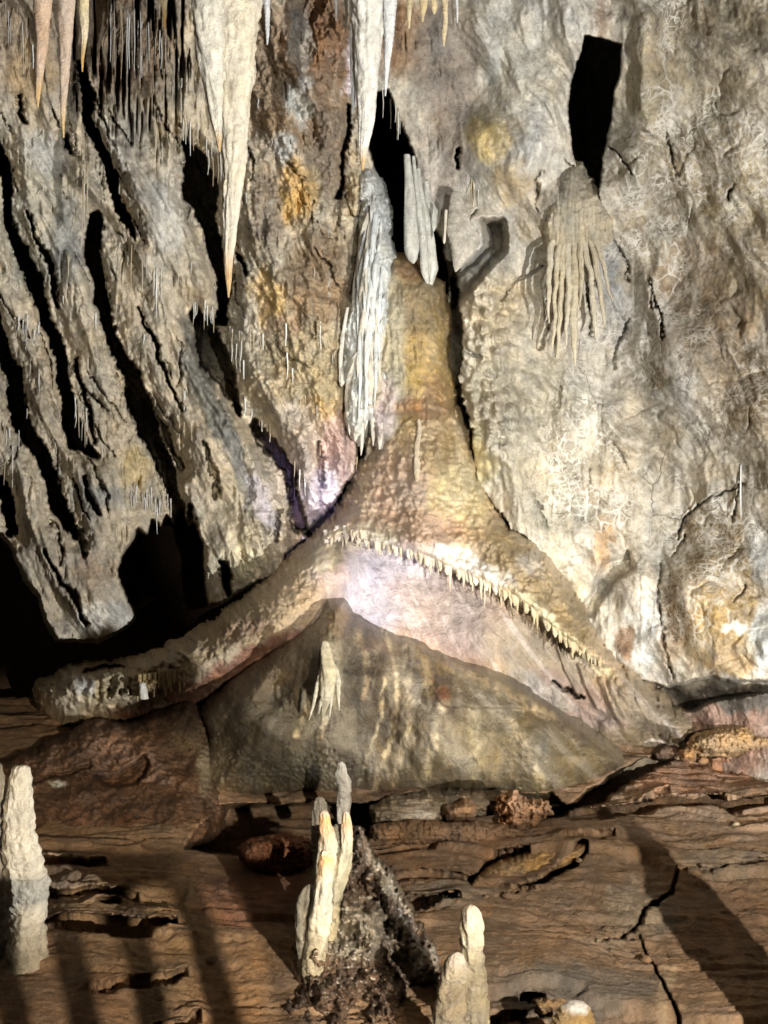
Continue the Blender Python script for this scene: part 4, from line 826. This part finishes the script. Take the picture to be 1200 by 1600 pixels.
for k, rows in enumerate([[(516,1030,6),(524,1045,9),(528,1065,9),(529,1090,5),(530,1110,2)], [(520,1040,5),(519,1070,8),(517,1100,5),(515,1120,2)], [(502,1045,5),(496,1070,8),(490,1100,6),(483,1125,2)], [(508,1050,6),(505,1080,8),(498,1115,2)]]):
    gmite(rows, [ld-.15, ld-.25, ld-.22], None, (.52,.49,.37), knob, 'drip', seed=80+k, seg=12, rings=60, ring=.06, rn=8)
def lcrust(C, U, A, n): return C*(1+.25*np.sin(U*30+4*n))[:, None]
gmite([(32,1196,12),(32,1199,24),(31,1210,30),(30,1240,36),(29,1280,44),(30,1320,50),(36,1345,58),(42,1365,60),(44,1400,56),(42,1450,52),(42,1470,52),(42,1490,62),(42,1508,84),(42,1540,110)], 5.6, 'tall crusted white stalagmite at the left edge, right of its twin', (.62,.58,.47), seed=51, lump=.28, flute=.14, rings=300, seg=72, ring=.05, rn=19)
gmite([(-12,1190,10),(-12,1194,26),(-10,1230,34),(-8,1290,44),(-10,1350,50),(-10,1420,50),(-12,1490,60),(-12,1540,90)], 5.7, 'crusted white stalagmite cut by the left edge of the picture', (.62,.61,.56), seed=52, lump=.28, flute=.12, rings=280, seg=64, ring=.05, rn=17)

shadow_form = spindle('stalagmite', [(600,560,6),(598,566,40),(596,600,62),(600,640,70),(612,660,150),(616,740,170),(612,900,180),(610,1060,200)], 4.0, M_tite, (.5,.42,.3), None, 40, 90, .03, 6, .02, 14, .10, 91)  # unseen form added to cast a post-like shadow on the right floor
shadow_form.location = (1.88, 4.0, .05); shadow_form.scale = (.70, .70, 1.10); tag(shadow_form, 'added stout shouldered shadow caster just right of the picture', 'stalagmite')

for k in range(22):
    px, py = [(705,1392),(722,1398),(716,1410),(760,1402),(793,1400),(640,1300),(668,1304),(905,1345),(560,1340),(1062,1185),(1100,1190),(935,1470),(1010,1500),(1028,1545),(880,1500),(820,1470),(600,1390),(300,1440),(330,1500),(250,1560),(985,1330),(1150,1290)][k]
    Yd = float(floor_base(px, py)); r = random.uniform(4, 10); c = random.choice(((.30,.18,.09),(.22,.15,.10),(.34,.27,.18)))
    o = spindle('stone', [(px,py-r*.75,r*.6),(px+1,py-r*.5,r*1.5),(px,py-r*.1,r*2),(px-1,py+r*.3,r*1.6),(px,py+r*.5,r*.5)], Yd-.03, M_floor, c, None, 14, 14, .1, 3, .05, 2, .55, 200+k)
    place = 'beside the long tilted slab' if 690 < px < 930 and py < 1420 else 'near the crack on the right floor' if px > 860 else 'on the dark floor at lower left' if px < 400 else 'near the rubble mound'
    tag(o, ('small ' if r < 7 else 'larger ')+('orange-brown','dull brown','pale tan')[((.30,.18,.09),(.22,.15,.10),(.34,.27,.18)).index(c)]+' loose stone '+place, 'stone', 'loose stones on the floor')
